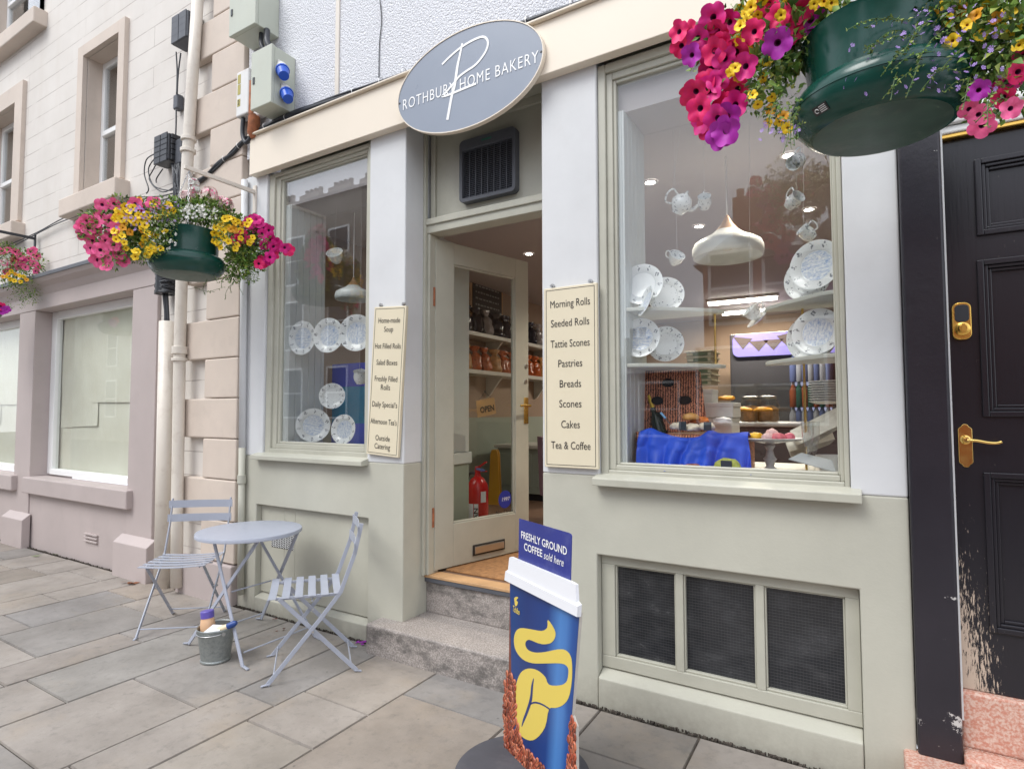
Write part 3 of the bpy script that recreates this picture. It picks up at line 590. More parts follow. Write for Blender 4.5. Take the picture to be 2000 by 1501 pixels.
# ================================================================== SIGNS
# oval sign
C0=Vector((-1.855,-.062,3.276)); A_,B2=.496,.285
sg=thing('oval_sign','oval blue-grey shop sign with a white script initial over the open doorway','sign',C0)
F=frame(C0,X_,Z_)
def ell(a,b_,n=72): return [(a*math.cos(2*math.pi*k/n),b_*math.sin(2*math.pi*k/n)) for k in range(n)]
ms=paint('blue_grey_sign',(.25,.283,.345),.32,.03,2,.02,30)
MB(ms).prism(ell(A_,B2),.026,F).build('board',sg,True,.002)
mb=MB(M['cream']); e0,e1=ell(A_+.003,B2+.003),ell(A_-.0025,B2-.0025); n_=len(e0)
for i in range(n_):
    j=(i+1)%n_; P=lambda p,z: F@Vector((p[0],p[1],z))
    mb.poly([P(e0[i],.030),P(e0[j],.030),P(e1[j],.030),P(e1[i],.030)]); mb.poly([P(e0[i],.0),P(e0[j],.0),P(e0[j],.030),P(e0[i],.030)]); mb.poly([P(e1[i],.030),P(e1[j],.030),P(e1[j],.0261),P(e1[i],.0261)])
bmesh.ops.remove_doubles(mb.bm,verts=mb.bm.verts,dist=1e-5); mb.build('rim',sg)
YS=C0.y-.027
text('lettering','ROTHBURY HOME BAKERY',(C0.x+.004,YS-.0005,C0.z-.028),X_,Z_,.092,M['whitep'],sg,width=.925,space=1.15)
q3=lambda x,y:(750+x/5,y/5)
def sl(px): p=at(px[0],px[1],YS); return (p.x-C0.x,p.z-C0.z)
st1=spline([Vector((*sl(q3(*p)),0)) for p in ((765,425),(742,540),(718,650),(692,830),(665,930),(645,1030),(620,1172))],5)
st2=spline([Vector((*sl(q3(*p)),0)) for p in ((568,632),(640,560),(740,475),(860,400),(960,362),(1005,385),(1015,440),(985,520),(900,630),(800,700),(735,750),(690,805),(610,900),(570,942),(640,925),(760,875),(900,818))],6)
mb=MB(M['whitep'])
F2=F@Matrix.Translation((0,0,.0272))
mb.ribbon([(p.x,p.y) for p in st1],[.012+.006*min(1,i/12) for i in range(len(st1))],.0012,F2); mb.build('script_initial',sg)
mb=MB(M['whitep']); mb.ribbon([(p.x,p.y) for p in st2],[.013]*len(st2),.0016,F2); mb.build('script_initial',sg)
for sx in (-1,1): MB(M['ink']).lathe([(0,.0275),(.006,.027),(.007,.026)],F@Matrix.Translation((sx*(A_-.012),-.006,0)),12).build('screw',sg)
# menu boards
def menu(label,cx,cz,w,h,tilt,lines,th):
    F=frame((cx,-.004,cz),(math.cos(tilt),0,math.sin(tilt)),(-math.sin(tilt),0,math.cos(tilt))); r=F.to_3x3()@Vector(X_); u=F.to_3x3()@Vector((0,1,0))
    t=thing('menu_board',label,'sign',(cx,-.01,cz),0,'cream menu boards beside the door')
    MB(M['creamb']).prism([(-w/2,-h/2),(w/2,-h/2),(w/2,h/2),(-w/2,h/2)],.022,F).build('board',t,bevel=.003)
    mb=MB(M['ink']); i=.012; b_=.0028
    for x0,x1,y0,y1 in ((-w/2+i,w/2-i,h/2-i-b_,h/2-i),(-w/2+i,w/2-i,-h/2+i,-h/2+i+b_),(-w/2+i,-w/2+i+b_,-h/2+i+b_,h/2-i-b_),(w/2-i-b_,w/2-i,-h/2+i+b_,h/2-i-b_)): mb.box(x0,x1,y0,y1,.0221,.0226,0,F)
    mb.build('border',t)
    for sx in (-.36,.36):
        mb=MB(M['steel']); mb.lathe([(.011,0),(.011,.010),(.004,.010),(.004,.016),(0,.016)],F@Matrix.Translation((sx*w,h/2+.014,.0)),14); mb.build('fixing',t,True)
    for s,y,wd in lines: text('lettering',s,F@Vector((0,y*h,.0223)),r,u,th,M['ink'],t,width=wd)
    return t
L1=[('Home-made',.405,.178),('Soup',.345,.075),('Hot Filled Rolls',.232,.212),('Salad Boxes',.122,.172),('Freshly Filled',.012,.186),('Rolls',-.045,.076),('Daily Special’s',-.16,.205),('Afternoon Tea’s',-.275,.216),('Outside',-.385,.118),('Catering',-.44,.128)]
menu('leaning cream menu board with soup and salad lines left of the door',-2.4905,1.603,.262,.915,-R(3.6),L1,.047)
L2_=[('Morning Rolls',.403,.220),('Seeded Rolls',.295,.212),('Tattie Scones',.180,.216),('Pastries',.070,.132),('Breads',-.042,.118),('Scones',-.152,.122),('Cakes',-.265,.102),('Tea & Coffee',-.380,.216)]
menu('upright cream menu board listing rolls and scones right of the door',-1.2475,1.590,.294,.915,0,L2_,.054)
# fan grille above door
F=frame((-1.895,.237,2.893),X_,Z_); vt=thing('ventilator_grille','dark square fan ventilator with louvres above the door','ventilator',(-1.895,.237,2.893))
mb=MB(M['gplast']); w,h=.404,.39
o1=rrect(w,h,.03,5); o2=rrect(w-.045,h-.09,.008,5); o2=[(x,y-.02) for x,y in o2]; D_=.05
n_=len(o1)
for i in range(n_):
    j=(i+1)%n_; P=lambda p,z: F@Vector((p[0],p[1],z)); mb.poly([P(o1[i],D_),P(o1[j],D_),P(o2[j],D_),P(o2[i],D_)]); mb.poly([P(o1[i],0),P(o1[j],0),P(o1[j],D_),P(o1[i],D_)]); mb.poly([P(o2[i],D_),P(o2[j],D_),P(o2[j],.01),P(o2[i],.01)])
bmesh.ops.remove_doubles(mb.bm,verts=mb.bm.verts,dist=1e-5); mb.build('housing',vt,bevel=.003)
MB(M['plast']).box(-.19,.19,-.19,.17,.004,.009,0,F).build('back_plate',vt)
mb=MB(M['gplast'])
for k in range(26):
    y=-.168+k*.0118; T=F@Matrix.Translation((0,y,.026))@Matrix.Rotation(R(-38),4,'X'); mb.box(-.178,.178,-.0045,.0045,-.0008,.0008,0,T)
mb.build('louvres',vt)
mb=MB(M['gplast'])
for k in range(1,8): mb.box(-.178+k*.0445-.002,-.178+k*.0445+.002,-.172,.13,.030,.036,0,F)
mb.build('guard_bars',vt)
MB(plain('green_badge',(.03,.16,.11),.4)).box(-.035,.035,.158,.168,D_,D_+.0015,0,F).build('badge',vt)
# ================================================================== PIPES, CABLES, BOXES
def pipe(name,label,pts,r,mat,cat='pipe',collars=(),seg=16,group=None):
    t=thing(name,label,cat,pts[-1],0,group); MB(mat).tube(pts,r,seg).build('pipe_run',t,smooth='all')
    for a,b_,rr in collars: MB(mat).tube([a,b_],rr,seg).build('collar',t,True,.003)
    return t
YP=-.075
PPT=[(389,-40),(376,150),(367,300),(355,546),(351,690),(346,1000),(345,1146)]; dv=Vector((0,0,-1))
def onp(py):
    for (xa,ya),(xb,yb) in zip(PPT,PPT[1:]):
        if py<=yb: break
    return at(xa+(xb-xa)*(py-ya)/(yb-ya),py,YP)
def col(py,l=.05): a=onp(py); return (a-dv*l/2,a+dv*l/2,.058)
cl=[col(272,.03),col(295,.03),col(684,.06),col(702,.025)]
pipe('drainpipe','full-height cream cast-iron drainpipe with jointed collars beside the quoins',[onp(y) for y in (-40,150,300,420,546,690,850,1000,1146)],.044,M['pipe'],'drainpipe',cl)
for py in (300,697):
    pass
a,b_=at(327,628,-.05),at(316,1182,-.05)
ct=pipe('cable_duct','thick plain cream duct standing left of the drainpipe, open at the top',[a,b_],.062,M['pipe'],'pipe')
pl=MB(paint('blue_grey_foot',(.30,.34,.44),.5)); d_=(b_-a); e=a+d_*.79
# slim shop downpipe
a,b_=at(478,352,-.030),at(470,1160,-.030)
m_=(a+(b_-a)*.655)
t=thing('slim_downpipe','slim downpipe painted white over sage at the left end of the bakery','drainpipe',b_)
MB(M['white']).tube([a,m_],.024,14).build('pipe_run',t,smooth='all'); MB(M['sage']).tube([m_,b_],.024,14).build('pipe_run',t,smooth='all')
for f in (.18,.72): c_=a+(b_-a)*f; MB(M['sage'] if f>.6 else M['white']).tube([c_,c_+(b_-a)*.02],.031,14).build('collar',t,True,.002)
# cabinets
def cabinet(label,x0,x1,z0,z1,y0,sockets=False):
    c=thing('electric_cabinet',label,'electric box',((x0+x1)/2,0,z0))
    MB(M['boxg']).box(x0,x1,y0+.028,-.001,z0,z1).build('body',c,bevel=.005)
    MB(M['boxg']).box(x0-.004,x1+.004,y0,y0+.026,z0-.004,z1+.004).build('cabinet_door',c,bevel=.005)
    MB(M['plast']).box(x0+.022,x0+.04,y0-.006,y0,(z0+z1)/2-.03,(z0+z1)/2+.02).build('latch',c,bevel=.002)
    return c
K=-.20
ca,cb_=at(525,88,K),at(528,198,K); zt2,zb2=ca.z,cb_.z; x1=cb_.x; x0=at(490,187,K).x
c2=cabinet('grey steel electric cabinet with two blue sockets on its side, the lower of two',x0,x1,zb2,zt2,K)
for f in (.66,.30):
    zc=zb2+(zt2-zb2)*f; yc=K+.075+(.66-f)*.10; so=MB(M['wplast'],M['bplast'])
    so.box(x1+.001,x1+.02,yc-.03,yc+.03,zc-.03,zc+.045); dr=Vector((.55,-.25,-.8)).normalized(); c_=Vector((x1+.01,yc,zc+.015))
    so.tube([c_,c_+dr*.06],[.034,.037],16,0); so.tube([c_+dr*.055,c_+dr*.072],[.047,.047],16,1); so.tube([c_+dr*.072,c_+dr*.14],[.042,.034],16,1); so.build('socket',c2,True,.002)
ca=at(490,52,K); c1=cabinet('grey steel electric cabinet at the top edge of the photo, the upper of two',at(448,40,K).x,at(497,60,K).x,ca.z+.015,ca.z+.36,K)
for (u,v),r_ in (((493,48),.012),((503,45),.016)):
    pass
ct=thing('armoured_cable','short black armoured cables linking the two grey cabinets','cable',(x0,K/2,zt2))
for dx,r_ in ((.02,.016),(.085,.022)):
    a=Vector((x0+dx+.03,-.10,zt2)); b_=Vector((x0+dx-.06,-.10,ca.z+.015)); MB(M['plast']).tube(spline([b_,b_+(a-b_)*.5+Vector((-.01,-.02,0)),a],6),r_,12).build('cable_run',ct,smooth='all')
# fuse box, old white
K2=-.09; x0=at(460,230,K2).x; x1=at(484,215,K2).x; z0,z1=at(470,226,K2).z,at(475,136,K2).z
fb=thing('fuse_box','old white fuse box with yellow labels and a rusty pipe below it','fuse box',((x0+x1)/2,0,z0)); MB(M['wplast']).box(x0,x1,K2,-.001,z0,z1).build('body',fb,bevel=.012,seg=3)
my=plain('yellow_label',(.42,.36,.10),.6)
for f0,f1 in ((.72,.92),(.48,.70),(.22,.38)): MB(my).box(x0+.02,x0+.055,K2-.0015,K2,z0+(z1-z0)*f0,z0+(z1-z0)*f1).build('yellow_label',fb)
text('lettering','2',(x0+.037,K2-.002,z0+(z1-z0)*.30),X_,Z_,.05,M['ink'],fb)
MB(M['wplast']).box(x1+.01,x1+.13,-.06,-.001,z0-.03,z0+.16).build('side_box',fb,bevel=.02,seg=3)
MB(M['rust']).tube([(x1+.005,-.07,z1-.10),(x1+.006,-.07,z0),(x1+.035,-.06,z0-.03)],[.013,.016,.03],10).build('rusty_pipe',fb,smooth='all'); 
MB(M['rust']).tube([(x1+.035,-.06,z0-.03),(x1+.03,-.06,z0-.15),(x1+.03,-.06,z0-.19)],[.042,.045,.02],12).build('rusty_pipe',fb,True)
MB(M['plast']).tube(spline([(x0+.05,-.06,z0),(x0+.045,-.06,z0-.12),(x0+.09,-.06,z0-.20),(x0+.16,-.06,z0-.17)],5),.016,10).build('cable_tail',fb,smooth='all')
# black cable terminals
def term(label,x0,x1,z0,z1,y0,ribs,mat):
    t=thing('cable_terminal',label,'junction box',((x0+x1)/2,0,z0),0,'cable terminals on the cream wall')
    MB(mat).box(x0,x1,y0,.028,z0,z1).build('body',t,bevel=.012,seg=3)
    if ribs:
        mb=MB(mat)
        for k in range(ribs): z=z0+(z1-z0)*(k+.5)/ribs; mb.box(x1-.002,x1+.018,y0+.02,.02,z-.02,z+.02); mb.box(x0+.01,(x0+x1)/2-.004,y0-.008,y0+.002,z-.03,z+.03); mb.box((x0+x1)/2+.004,x1-.01,y0-.008,y0+.002,z-.03,z+.03)
        mb.build('ports',t,bevel=.004)
    return t
a,b_=at(334,95,-.1),at(366,22,-.1); term('large dark grey cable terminal high beside the drainpipe',a.x,b_.x,a.z+.03,b_.z+.02,-.10,4,M['gplast'])
a,b_=at(300,322,-.09),at(329,258,-.09); bt=term('black ribbed cable terminal trailing loose wires beside the upper window',a.x,b_.x,a.z,b_.z,-.09,5,M['plast'])
a,b_=at(340,322,-.04),at(354,268,-.04); term('flat grey junction box tucked against the drainpipe',a.x,b_.x,a.z,b_.z,-.04,0,M['gplast'])
a,b_=at(338,216,-.02),at(350,182,-.02); term('small inline cable joint above the flat grey box',a.x+.01,b_.x-.01,a.z,b_.z,-.03,0,M['gplast'])
# cables
def cable(label,paths,r=.007,name='cable',mat=None,cat='cable',kind=None):
    t=thing(name,label,cat,paths[0][0]); 
    for i,p in enumerate(paths): MB(mat or M['plast']).tube(spline(p,6),r if not isinstance(r,(list,tuple)) else r[i%len(r)],7).build('cable_run',t,smooth='all')
    return t
rs=random.Random(21); paths=[]
base=[(1190,0),(1060,42),(900,108),(770,164),(640,208),(560,240),(490,268),(455,300),(428,325),(395,352),(350,372)]
for k in range(6):
    paths.append([at(px,py+rs.uniform(-5,3)-(10 if px>500 else 3),-.030-rs.uniform(0,.016)) for px,py in base])
cb2=cable('bundle of black cables clipped along the top of the cream fascia',paths,[.012,.009,.015,.008,.010,.007],'cable_bundle')
mb=MB(M['whitep'])
for px,py in ((1117,18),(1030,50),(790,150),(745,168),(692,188),(560,238),(519,256),(468,286),(440,312)):
    c_=at(px,py-(8 if px>500 else 2),-.038); dd_=(at(px+10,py-3.6,-.038)-at(px-10,py+3.6,-.038)).normalized(); mb.tube([c_-dd_*.003,c_+dd_*.003],.026,10,cap=False)
mb.build('cable_ties',cb2)
cable('thin black wires running under the upper window sill of the cream house',[[at(x,y,-.012) for x,y in ((350,374),(315,383),(275,385),(240,388),(180,402),(120,428),(70,455),(0,486))],[at(x,y,-.015) for x,y in ((352,380),(310,392),(285,388),(240,396),(215,400),(120,433),(60,463),(0,495))]],.0055)
cable('loose black wires looping from the ribbed terminal',[[at(x,y,-.03) for x,y in pth] for pth in (((303,300),(286,312),(282,340),(290,368),(286,378)),((305,306),(290,330),(300,362),(330,372),(345,366)),((312,310),(300,330),(292,352),(318,375),(352,358)),((318,330),(306,348),(305,357)))],.005)
cable('thin cables dropping from the large terminal to the flat grey box',[[at(x,y,-.03) for x,y in pth] for pth in (((344,102),(346,140),(345,184)),((353,104),(348,145),(346,184)),((344,214),(344,240),(343,268)))],.006)
rs=random.Random(4)
cable('tangle of black cables falling down beside the drainpipe',[[at(338+rs.uniform(-4,14),320,-.04),at(346+rs.uniform(-8,8),350,-.06),at(345+rs.uniform(-8,8),400,-.06),at(330+rs.uniform(-8,8),470,-.05),at(322+rs.uniform(-6,6),540,-.05),at(326+rs.uniform(-5,5),632,-.05)] for k in range(9)],[.008,.006,.011,.007])
t=thing('coiled_cable','coil of black cable wrapped round the duct under the hanging basket','cable',at(323,575,-.05)); rs=random.Random(9)
a=at(324,533,-.05); b_=at(323,573,-.05); pts=[]
for k in range(240):
    f=k/240; c_=a+(b_-a)*(.5+.5*math.sin(k*.11)); an=k*.5; rr=.088+rs.uniform(-.006,.006); pts.append(c_+Vector((rr*math.cos(an),rr*.75*math.sin(an),rs.uniform(-.006,.006))))
MB(M['plast']).tube(pts,.0075,5).build('coil',t,smooth='all')
MB(M['plast']).tube([a+Vector((0,0,.0)),b_],.075,14).build('core',t,smooth=True)
cable('fine black telephone wire hanging down the roughcast',[[at(742,0,-.006),at(745,40,-.006),at(741,90,-.006),at(740,152,-.006)]],.003)
tag(MB(M['pipe']).box(-2.995+0,-2.96,-.012,.0,3.48,5.2).build('conduit',bevel=.003),'thin pale conduit running up the roughcast above the fascia','conduit')
# ================================================================== STREET FURNITURE
BI=M['bistro']
def make_chair():
    r=thing('folding_chair','x','chair',(0,0,0),0,'folding bistro chairs at the table')
    for s in (-1,1):
        x=s*.195; pts=[(x,-.215,.006),(x,.06,.335),(x,.145,.445),(x,.215,.64),(x,.250,.80)]
        mb=MB(BI)
        for p,q in zip(pts,pts[1:]): mb.bar(p,(Vector(q)+(Vector(q)-Vector(p)).normalized()*.004),.008,.022,0,(0,1,0))
        mb.bar((x,-.200,.012),(x,-.245,.004),.014,.007); mb.build('back_post',r,bevel=.002)
        x=s*.172; mb=MB(BI); mb.bar((x,-.165,.432),(x,.235,.010),.008,.022,0,(0,1,0)); mb.bar((x,.222,.012),(x,.26,.004),.014,.007); mb.build('leg',r,bevel=.002)
        mb=MB(BI); mb.bar((s*.155,-.185,.428),(s*.155,.15,.424),.008,.016); mb.build('seat_rail',r,bevel=.002)
    for k in range(6):
        y=-.20+k*.066; mb=MB(BI)
        for i in range(8):
            a=-.2+.05*i; za=.440-.010*math.cos(a*7.8); zb=.440-.010*math.cos((a+.05)*7.8)
            mb.bar((a,y,za),(a+.0505,y,zb),.040,.0032)
        mb.build('seat_slat',r)
    for z,y in ((.765,.243),(.672,.225)):
        mb=MB(BI)
        for i in range(8):
            a=-.212+.053*i; f=lambda q: y+.018*math.cos(q*7.2)-.014
            mb.bar((a,f(a),z),(a+.0535,f(a+.053),z),.003,.052)
        mb.build('back_slat',r)
    for y,z,w in ((-.185,.048,.19),(.205,.045,.168),(.0,.405,.17)): MB(BI).tube([(-w,y,z),(w,y,z)],.0042,8).build('cross_rod',r,smooth=True)
    for s in (-1,1): MB(M['steel']).tube([(s*.166,.005,.252),(s*.205,.005,.252)],.006,8).build('pivot',r,smooth=True)
    return r
ch=make_chair(); ch.location=(-3.90,-.425,0); ch.rotation_euler=(0,0,R(38.5)); ch['label']='folding metal chair left of the table, in front of the drainpipes'
dup(ch,(-2.675,-.405,0),R(-40),'folding metal chair right of the table, nearest the entrance step')
# table
TX,TY=-3.262,-.395; tb=thing('bistro_table','round blue-grey folding bistro table outside the narrow shop window','table',(TX,TY,0)); ZT=.692; RT=.305
T=Matrix.Translation((TX,TY,0)); MB(BI).lathe([(0,ZT-.002),(RT-.012,ZT-.002),(RT-.003,ZT-.004),(RT,ZT-.010),(RT,ZT-.024),(RT-.004,ZT-.026),(RT-.007,ZT-.022),(RT-.012,ZT-.008),(0,ZT-.008)],T,64).build('table_top',tb,True)
for y in (-.63,-.135):
    s=1 if y<-.4 else -1
    for xa,xb,yy in ((-3.50,-2.965,y),(-2.985,-3.535,y+.026)):
        ya=TY+(yy-TY)*.55; a=Vector((xa+(.05 if xa<xb else -.03),ya,ZT-.02)); b_=Vector((xb,yy,.012)); m1=a+(b_-a)*.22
        mb=MB(BI); mb.bar(a,b_,.009,.022,0,(1,0,0)); mb.bar(b_+Vector((0,0,.003)),b_+Vector((.05 if xb>-3.2 else -.05,0,-.006)),.016,.008); mb.build('leg',tb,bevel=.002)
for x in (-3.47,-3.0):
    MB(BI).tube([(x+(.0 if x<-3.2 else .0),-.60,.07),(x,-.15,.07)],.0048,8).build('cross_rod',tb,smooth=True)
MB(BI).tube([(-3.245,-.52,.345),(-3.245,-.25,.345)],.0048,8).build('cross_rod',tb,smooth=True)
for x in (-3.43,-3.06): MB(BI).bar((x,-.55,ZT-.03),(x,-.24,ZT-.03),.008,.018).build('top_rail',tb,bevel=.002)
# bucket and contents
bx,by=-3.20,-.64; bu=thing('galvanised_bucket','small dappled galvanised bucket of bottles under the table','bucket',(bx,by,0)); T=Matrix.Translation((bx,by,.003))
MB(M['galv']).lathe([(0,.0),(.078,.0),(.080,.003),(.080,.010),(.077,.014),(.098,.176),(.101,.180),(.103,.186),(.101,.190),(.097,.187),(.075,.012),(0,.012)],T,40).build('pail',bu,True)
mb=MB(M['steel']); mb.tube(spline([T@Vector((.100*math.cos(a),.10*math.sin(a),.172+.012*math.sin(a*1.0)+.0)) for a in [R(x) for x in range(200,345,18)]],3),.003,6); mb.build('handle',bu,smooth='all')
for a in (190,350): MB(M['steel']).lathe([(.010,0),(.010,.008),(0,.010)],T@Matrix.Rotation(R(a),4,'Z')@Matrix.Translation((.094,0,.165))@Matrix.Rotation(R(90),4,'Y'),12).build('ear',bu,True)
def bottle(name,label,cat,P,tilt,az,prof,mats,mis):
    T=Matrix.Translation(P)@Matrix.Rotation(az,4,'Z')@Matrix.Rotation(tilt,4,'Y'); return tag(MB(*mats).lathe(prof,T,24,0,mis).build(name,smooth=True),label,cat)
mpe=plain('peach_plastic',(.72,.45,.27),.4); mpu=plain('purple_cap',(.12,.09,.40),.35); mbl=plain('navy_cap',(.02,.06,.24),.4); mcr=plain('cream_bottle',(.75,.62,.42),.4)
bottle('lotion_bottle','squat peach bottle with a purple cap standing in the bucket','bottle',(bx-.042,by-.015,.02),R(-6),0,[(0,0),(.038,0),(.041,.01),(.041,.165),(.036,.200),(.032,.212),(.036,.213),(.036,.248),(.032,.252),(0,.252)],(mpe,mpu),[0,0,0,0,0,0,1,1,1])
bottle('squeeze_bottle','slim cream bottle with a dark blue cap leaning in the bucket','bottle',(bx-.01,by-.045,.150),R(66),R(30),[(0,0),(.016,0),(.019,.01),(.019,.10),(.015,.125),(.017,.126),(.017,.165),(.010,.18),(0,.18)],(mcr,mbl),[0,0,0,0,1,1,1,1])
tag(MB(plain('paper_napkin',(.80,.80,.82),.7)).poly([(bx+.01,by-.085,.182),(bx+.075,by-.03,.187),(bx+.055,by+.02,.20),(bx,by-.02,.205)]).build('paper_towel'),'white paper tucked into the bucket between the bottles','paper')
# ------------------------------------------------------------- coffee cup pavement sign
sr=Vector((.866,-.5,0)).normalized(); sn=Vector((-.5,-.866,0)).normalized(); Pa=on_z(985,1462,.02); Pa.z=0
CS=thing('cup_sign','paper-cup shaped coffee advert on a round dark base in front of the step','pavement sign',Pa)
SF=Matrix(((sr.x,0,sn.x,Pa.x),(sr.y,0,sn.y,Pa.y),(0,1,0,0),(0,0,0,1)))
z5=lambda p:(950+p[0]/2.995,1000+p[1]/2.995)
def sp(p): q=SF.inverted()@on(*z5(p),Pa,sn); return (q.x,q.y)
def sm(l,n=4,closed=True):
    P=[Vector((*sp(p),0)) for p in l]
    if closed:
        k=len(P); Q=[P[-1]]+P+[P[0],P[1]]; out=[]
        s_=spline(Q,n); out=s_[n:n*(k+1)]
    else: out=spline(P,n)
    return [(v.x,v.y) for v in out]
m,n,b,o=newmat('printed_cup_blue'); t=n.nodes.new('ShaderNodeTexCoord'); mp=n.nodes.new('ShaderNodeMapping'); n.links.new(t.outputs['UV'],mp.inputs[0]); sx=n.nodes.new('ShaderNodeSeparateXYZ'); n.links.new(mp.outputs[0],sx.inputs[0])
r=n.nodes.new('ShaderNodeValToRGB'); e=r.color_ramp.elements; e[0].position=0; e[0].color=(.006,.045,.19,1); e[1].position=1; e[1].color=(.008,.05,.22,1)
for p,c in ((.30,(.006,.028,.15,1)),(.62,(.006,.04,.20,1)),(.78,(.06,.20,.50,1)),(.86,(.05,.17,.45,1)),(.94,(.01,.07,.28,1))): q=e.new(p); q.color=c
n.links.new(sx.outputs[0],r.inputs[0]); n.links.new(r.outputs[0],b.inputs['Base Color']); b.inputs['Roughness'].default_value=.32; mcb=m
mnb=paint('navy_panel',(.020,.030,.215),.32,.08,4,.02,30,.15,(.3,.32,.5),14); myl=plain('cup_yellow',(.70,.54,.10),.4); mwh=plain('cup_lid_white',(.78,.79,.82),.4); mbe=paint('board_edge',(.50,.47,.42),.7,.1,9,.1,30)
def flat(name,pts,z,mat,h=.0007,uv=None):
    mb=MB(mat); T=SF@Matrix.Translation((0,0,z)); k=len(pts); a=[mb.bm.verts.new(T@Vector((p[0],p[1],0))) for p in pts]; b_=[mb.bm.verts.new(T@Vector((p[0],p[1],h))) for p in pts]
    for i in range(k): mb.bm.faces.new((a[i],a[(i+1)%k],b_[(i+1)%k],b_[i]))
    for t3 in tessellate_polygon([[Vector((p[0],p[1],0)) for p in pts]]):
        q=[pts[i] for i in t3]; cw=(q[1][0]-q[0][0])*(q[2][1]-q[0][1])-(q[1][1]-q[0][1])*(q[2][0]-q[0][0])
        if abs(cw)<1e-12: continue
        t3=t3 if cw>0 else t3[::-1]; mb.bm.faces.new([b_[i] for i in t3])
    if uv:
        l_=mb.bm.loops.layers.uv.new('UVMap'); I=SF.inverted()
        for f in mb.bm.faces:
            for l in f.loops:
                q=I@l.vert.co; x0,x1=uv(q.y); l[l_].uv=((q.x-x0)/(x1-x0),q.y)
    return mb.build(name,CS)
# corners in board space
TL,TR=sp((138,400)),sp((545,590)); BL,BR=sp((170,1310)),sp((470,1440)); BR=(BR[0],.075)
wR=sp((523,1300))[0]; wL=sp((103,1250))[0]
edge=[sp((130,925)),sp((108,1000)),sp((104,1160)),(wL,.18),(wL+.01,.03),(wR,.02),(wR,sp((522,1255))[1]),sp((500,1190))]
brd=[sp((130,925))]+[sp((138,400)),sp((545,590))]+edge[:0:-1]
mbf=paint('printed_bean_ground',(.17,.045,.025),.5,.4,60,.1,60); MB(mbe,mbf).prism(brd[::-1],.012,SF@Matrix.Translation((0,0,-.0125)),0,1).build('board',CS)
flat('header_panel',[sp((186,290)),sp((490,415)),sp((497,140)),sp((491,126)),sp((478,119)),sp((190,36))],-.004,mnb,.003)
cupo=[TL,sp((150,1150)),sp((160,1290)),(BL[0]+.02,.16),(BL[0]+.06,.10),(BR[0]-.04,.085),BR,sp((500,1190)),TR]
flat('cup_body',cupo,.0,mcb,.0008,uv=lambda z:(TL[0]+(BL[0]-TL[0])*max(0,(TL[1]-z)/(TL[1]-.1)),TR[0]+(BR[0]-TR[0])*max(0,(TR[1]-z)/(TR[1]-.08))))
lid=flat('cup_lid',[sp(p) for p in ((128,395),(135,335),(142,338),(150,262),(158,258),(515,405),(540,420),(546,520),(560,540),(556,608))],.0012,mwh,.012)
flat('lid_rim',[sp(p) for p in ((128,392),(134,340),(560,545),(556,606))],.0136,mwh,.005)
sw=[(362,628),(398,680),(406,722),(383,760),(340,770),(300,762),(255,744),(235,752),(230,775),(245,803),(285,818),(340,816),(420,800),(465,805),(495,840),(504,905),(500,1000),(482,1085),(445,1128),(405,1142),(368,1150),(345,1255),(292,1322),(240,1328),(190,1285),(170,1200),(166,1090),(176,1005),(202,938),(245,912),(300,922),(345,960),(368,1006),(430,1010),(468,992),(481,950),(478,905),(440,882),(340,882),(270,880),(215,858),(176,810),(163,752),(172,700),(200,676),(260,682),(325,692),(358,672)]
flat('yellow_bean_swirl',sm(sw,3),.0012,myl,.0006)
for pts,ws in (([(279,970),(270,1020),(263,1090),(240,1165),(222,1210),(209,1250)],[.004,.013,.016,.013,.011,.003]),([(258,1118),(290,1110),(330,1122),(372,1148)],[.006,.006,.006,.006])):
    mb=MB(plain('swirl_crease',(.008,.03,.16),.35)); q=spline([Vector((*sp(p),0)) for p in pts],6); m_=len(q)-1
    mb.ribbon([(v.x,v.y) for v in q],[ws[min(int(k/m_*(len(ws)-1)),len(ws)-2)]*(1-(k/m_*(len(ws)-1))%1)+ws[min(int(k/m_*(len(ws)-1))+1,len(ws)-1)]*((k/m_*(len(ws)-1))%1) if k<m_ else ws[-1] for k in range(m_+1)],.0005,SF@Matrix.Translation((0,0,.0019))); mb.build('swirl_crease',CS)
flat('cup_icon',sm([(165,500),(180,492),(188,500),(176,512),(186,524),(180,545),(170,545),(167,522)],2),.0012,myl,.0006)
def stext(s,px,h,w,mat,**k): q=sp(px); text('lettering',s,SF@Vector((q[0],q[1],-.0007)),sr,Z_,h,mat,CS,width=w,**k)
print('HDR',[tuple(round(a,3) for a in sp(p)) for p in ((190,36),(478,119),(200,115),(200,155),(475,205),(475,245),(222,170),(325,250),(335,265),(450,292))]);hw=sp((475,225))[0]-sp((200,140))[0]; hh=sp((330,150))[1]-sp((330,235))[1]
for s_,x_,z_,w_,h_,kw in (('FRESHLY GROUND',.306,.922,.322,.040,{'bold':.012}),('COFFEE',.236,.880,.135,.040,{'bold':.012}),('sold here',.380,.878,.132,.040,{'shear':.25})): text('lettering',s_,SF@Vector((x_,z_,-.0007)),sr,Z_,h_,M['whitep'],CS,width=w_,**kw)
q=sp((176,572)); text('lettering','Tchibo',SF@Vector((q[0],q[1],.0014)),sr,Z_,.034,myl,CS,width=.055,shear=.3,bold=.02)
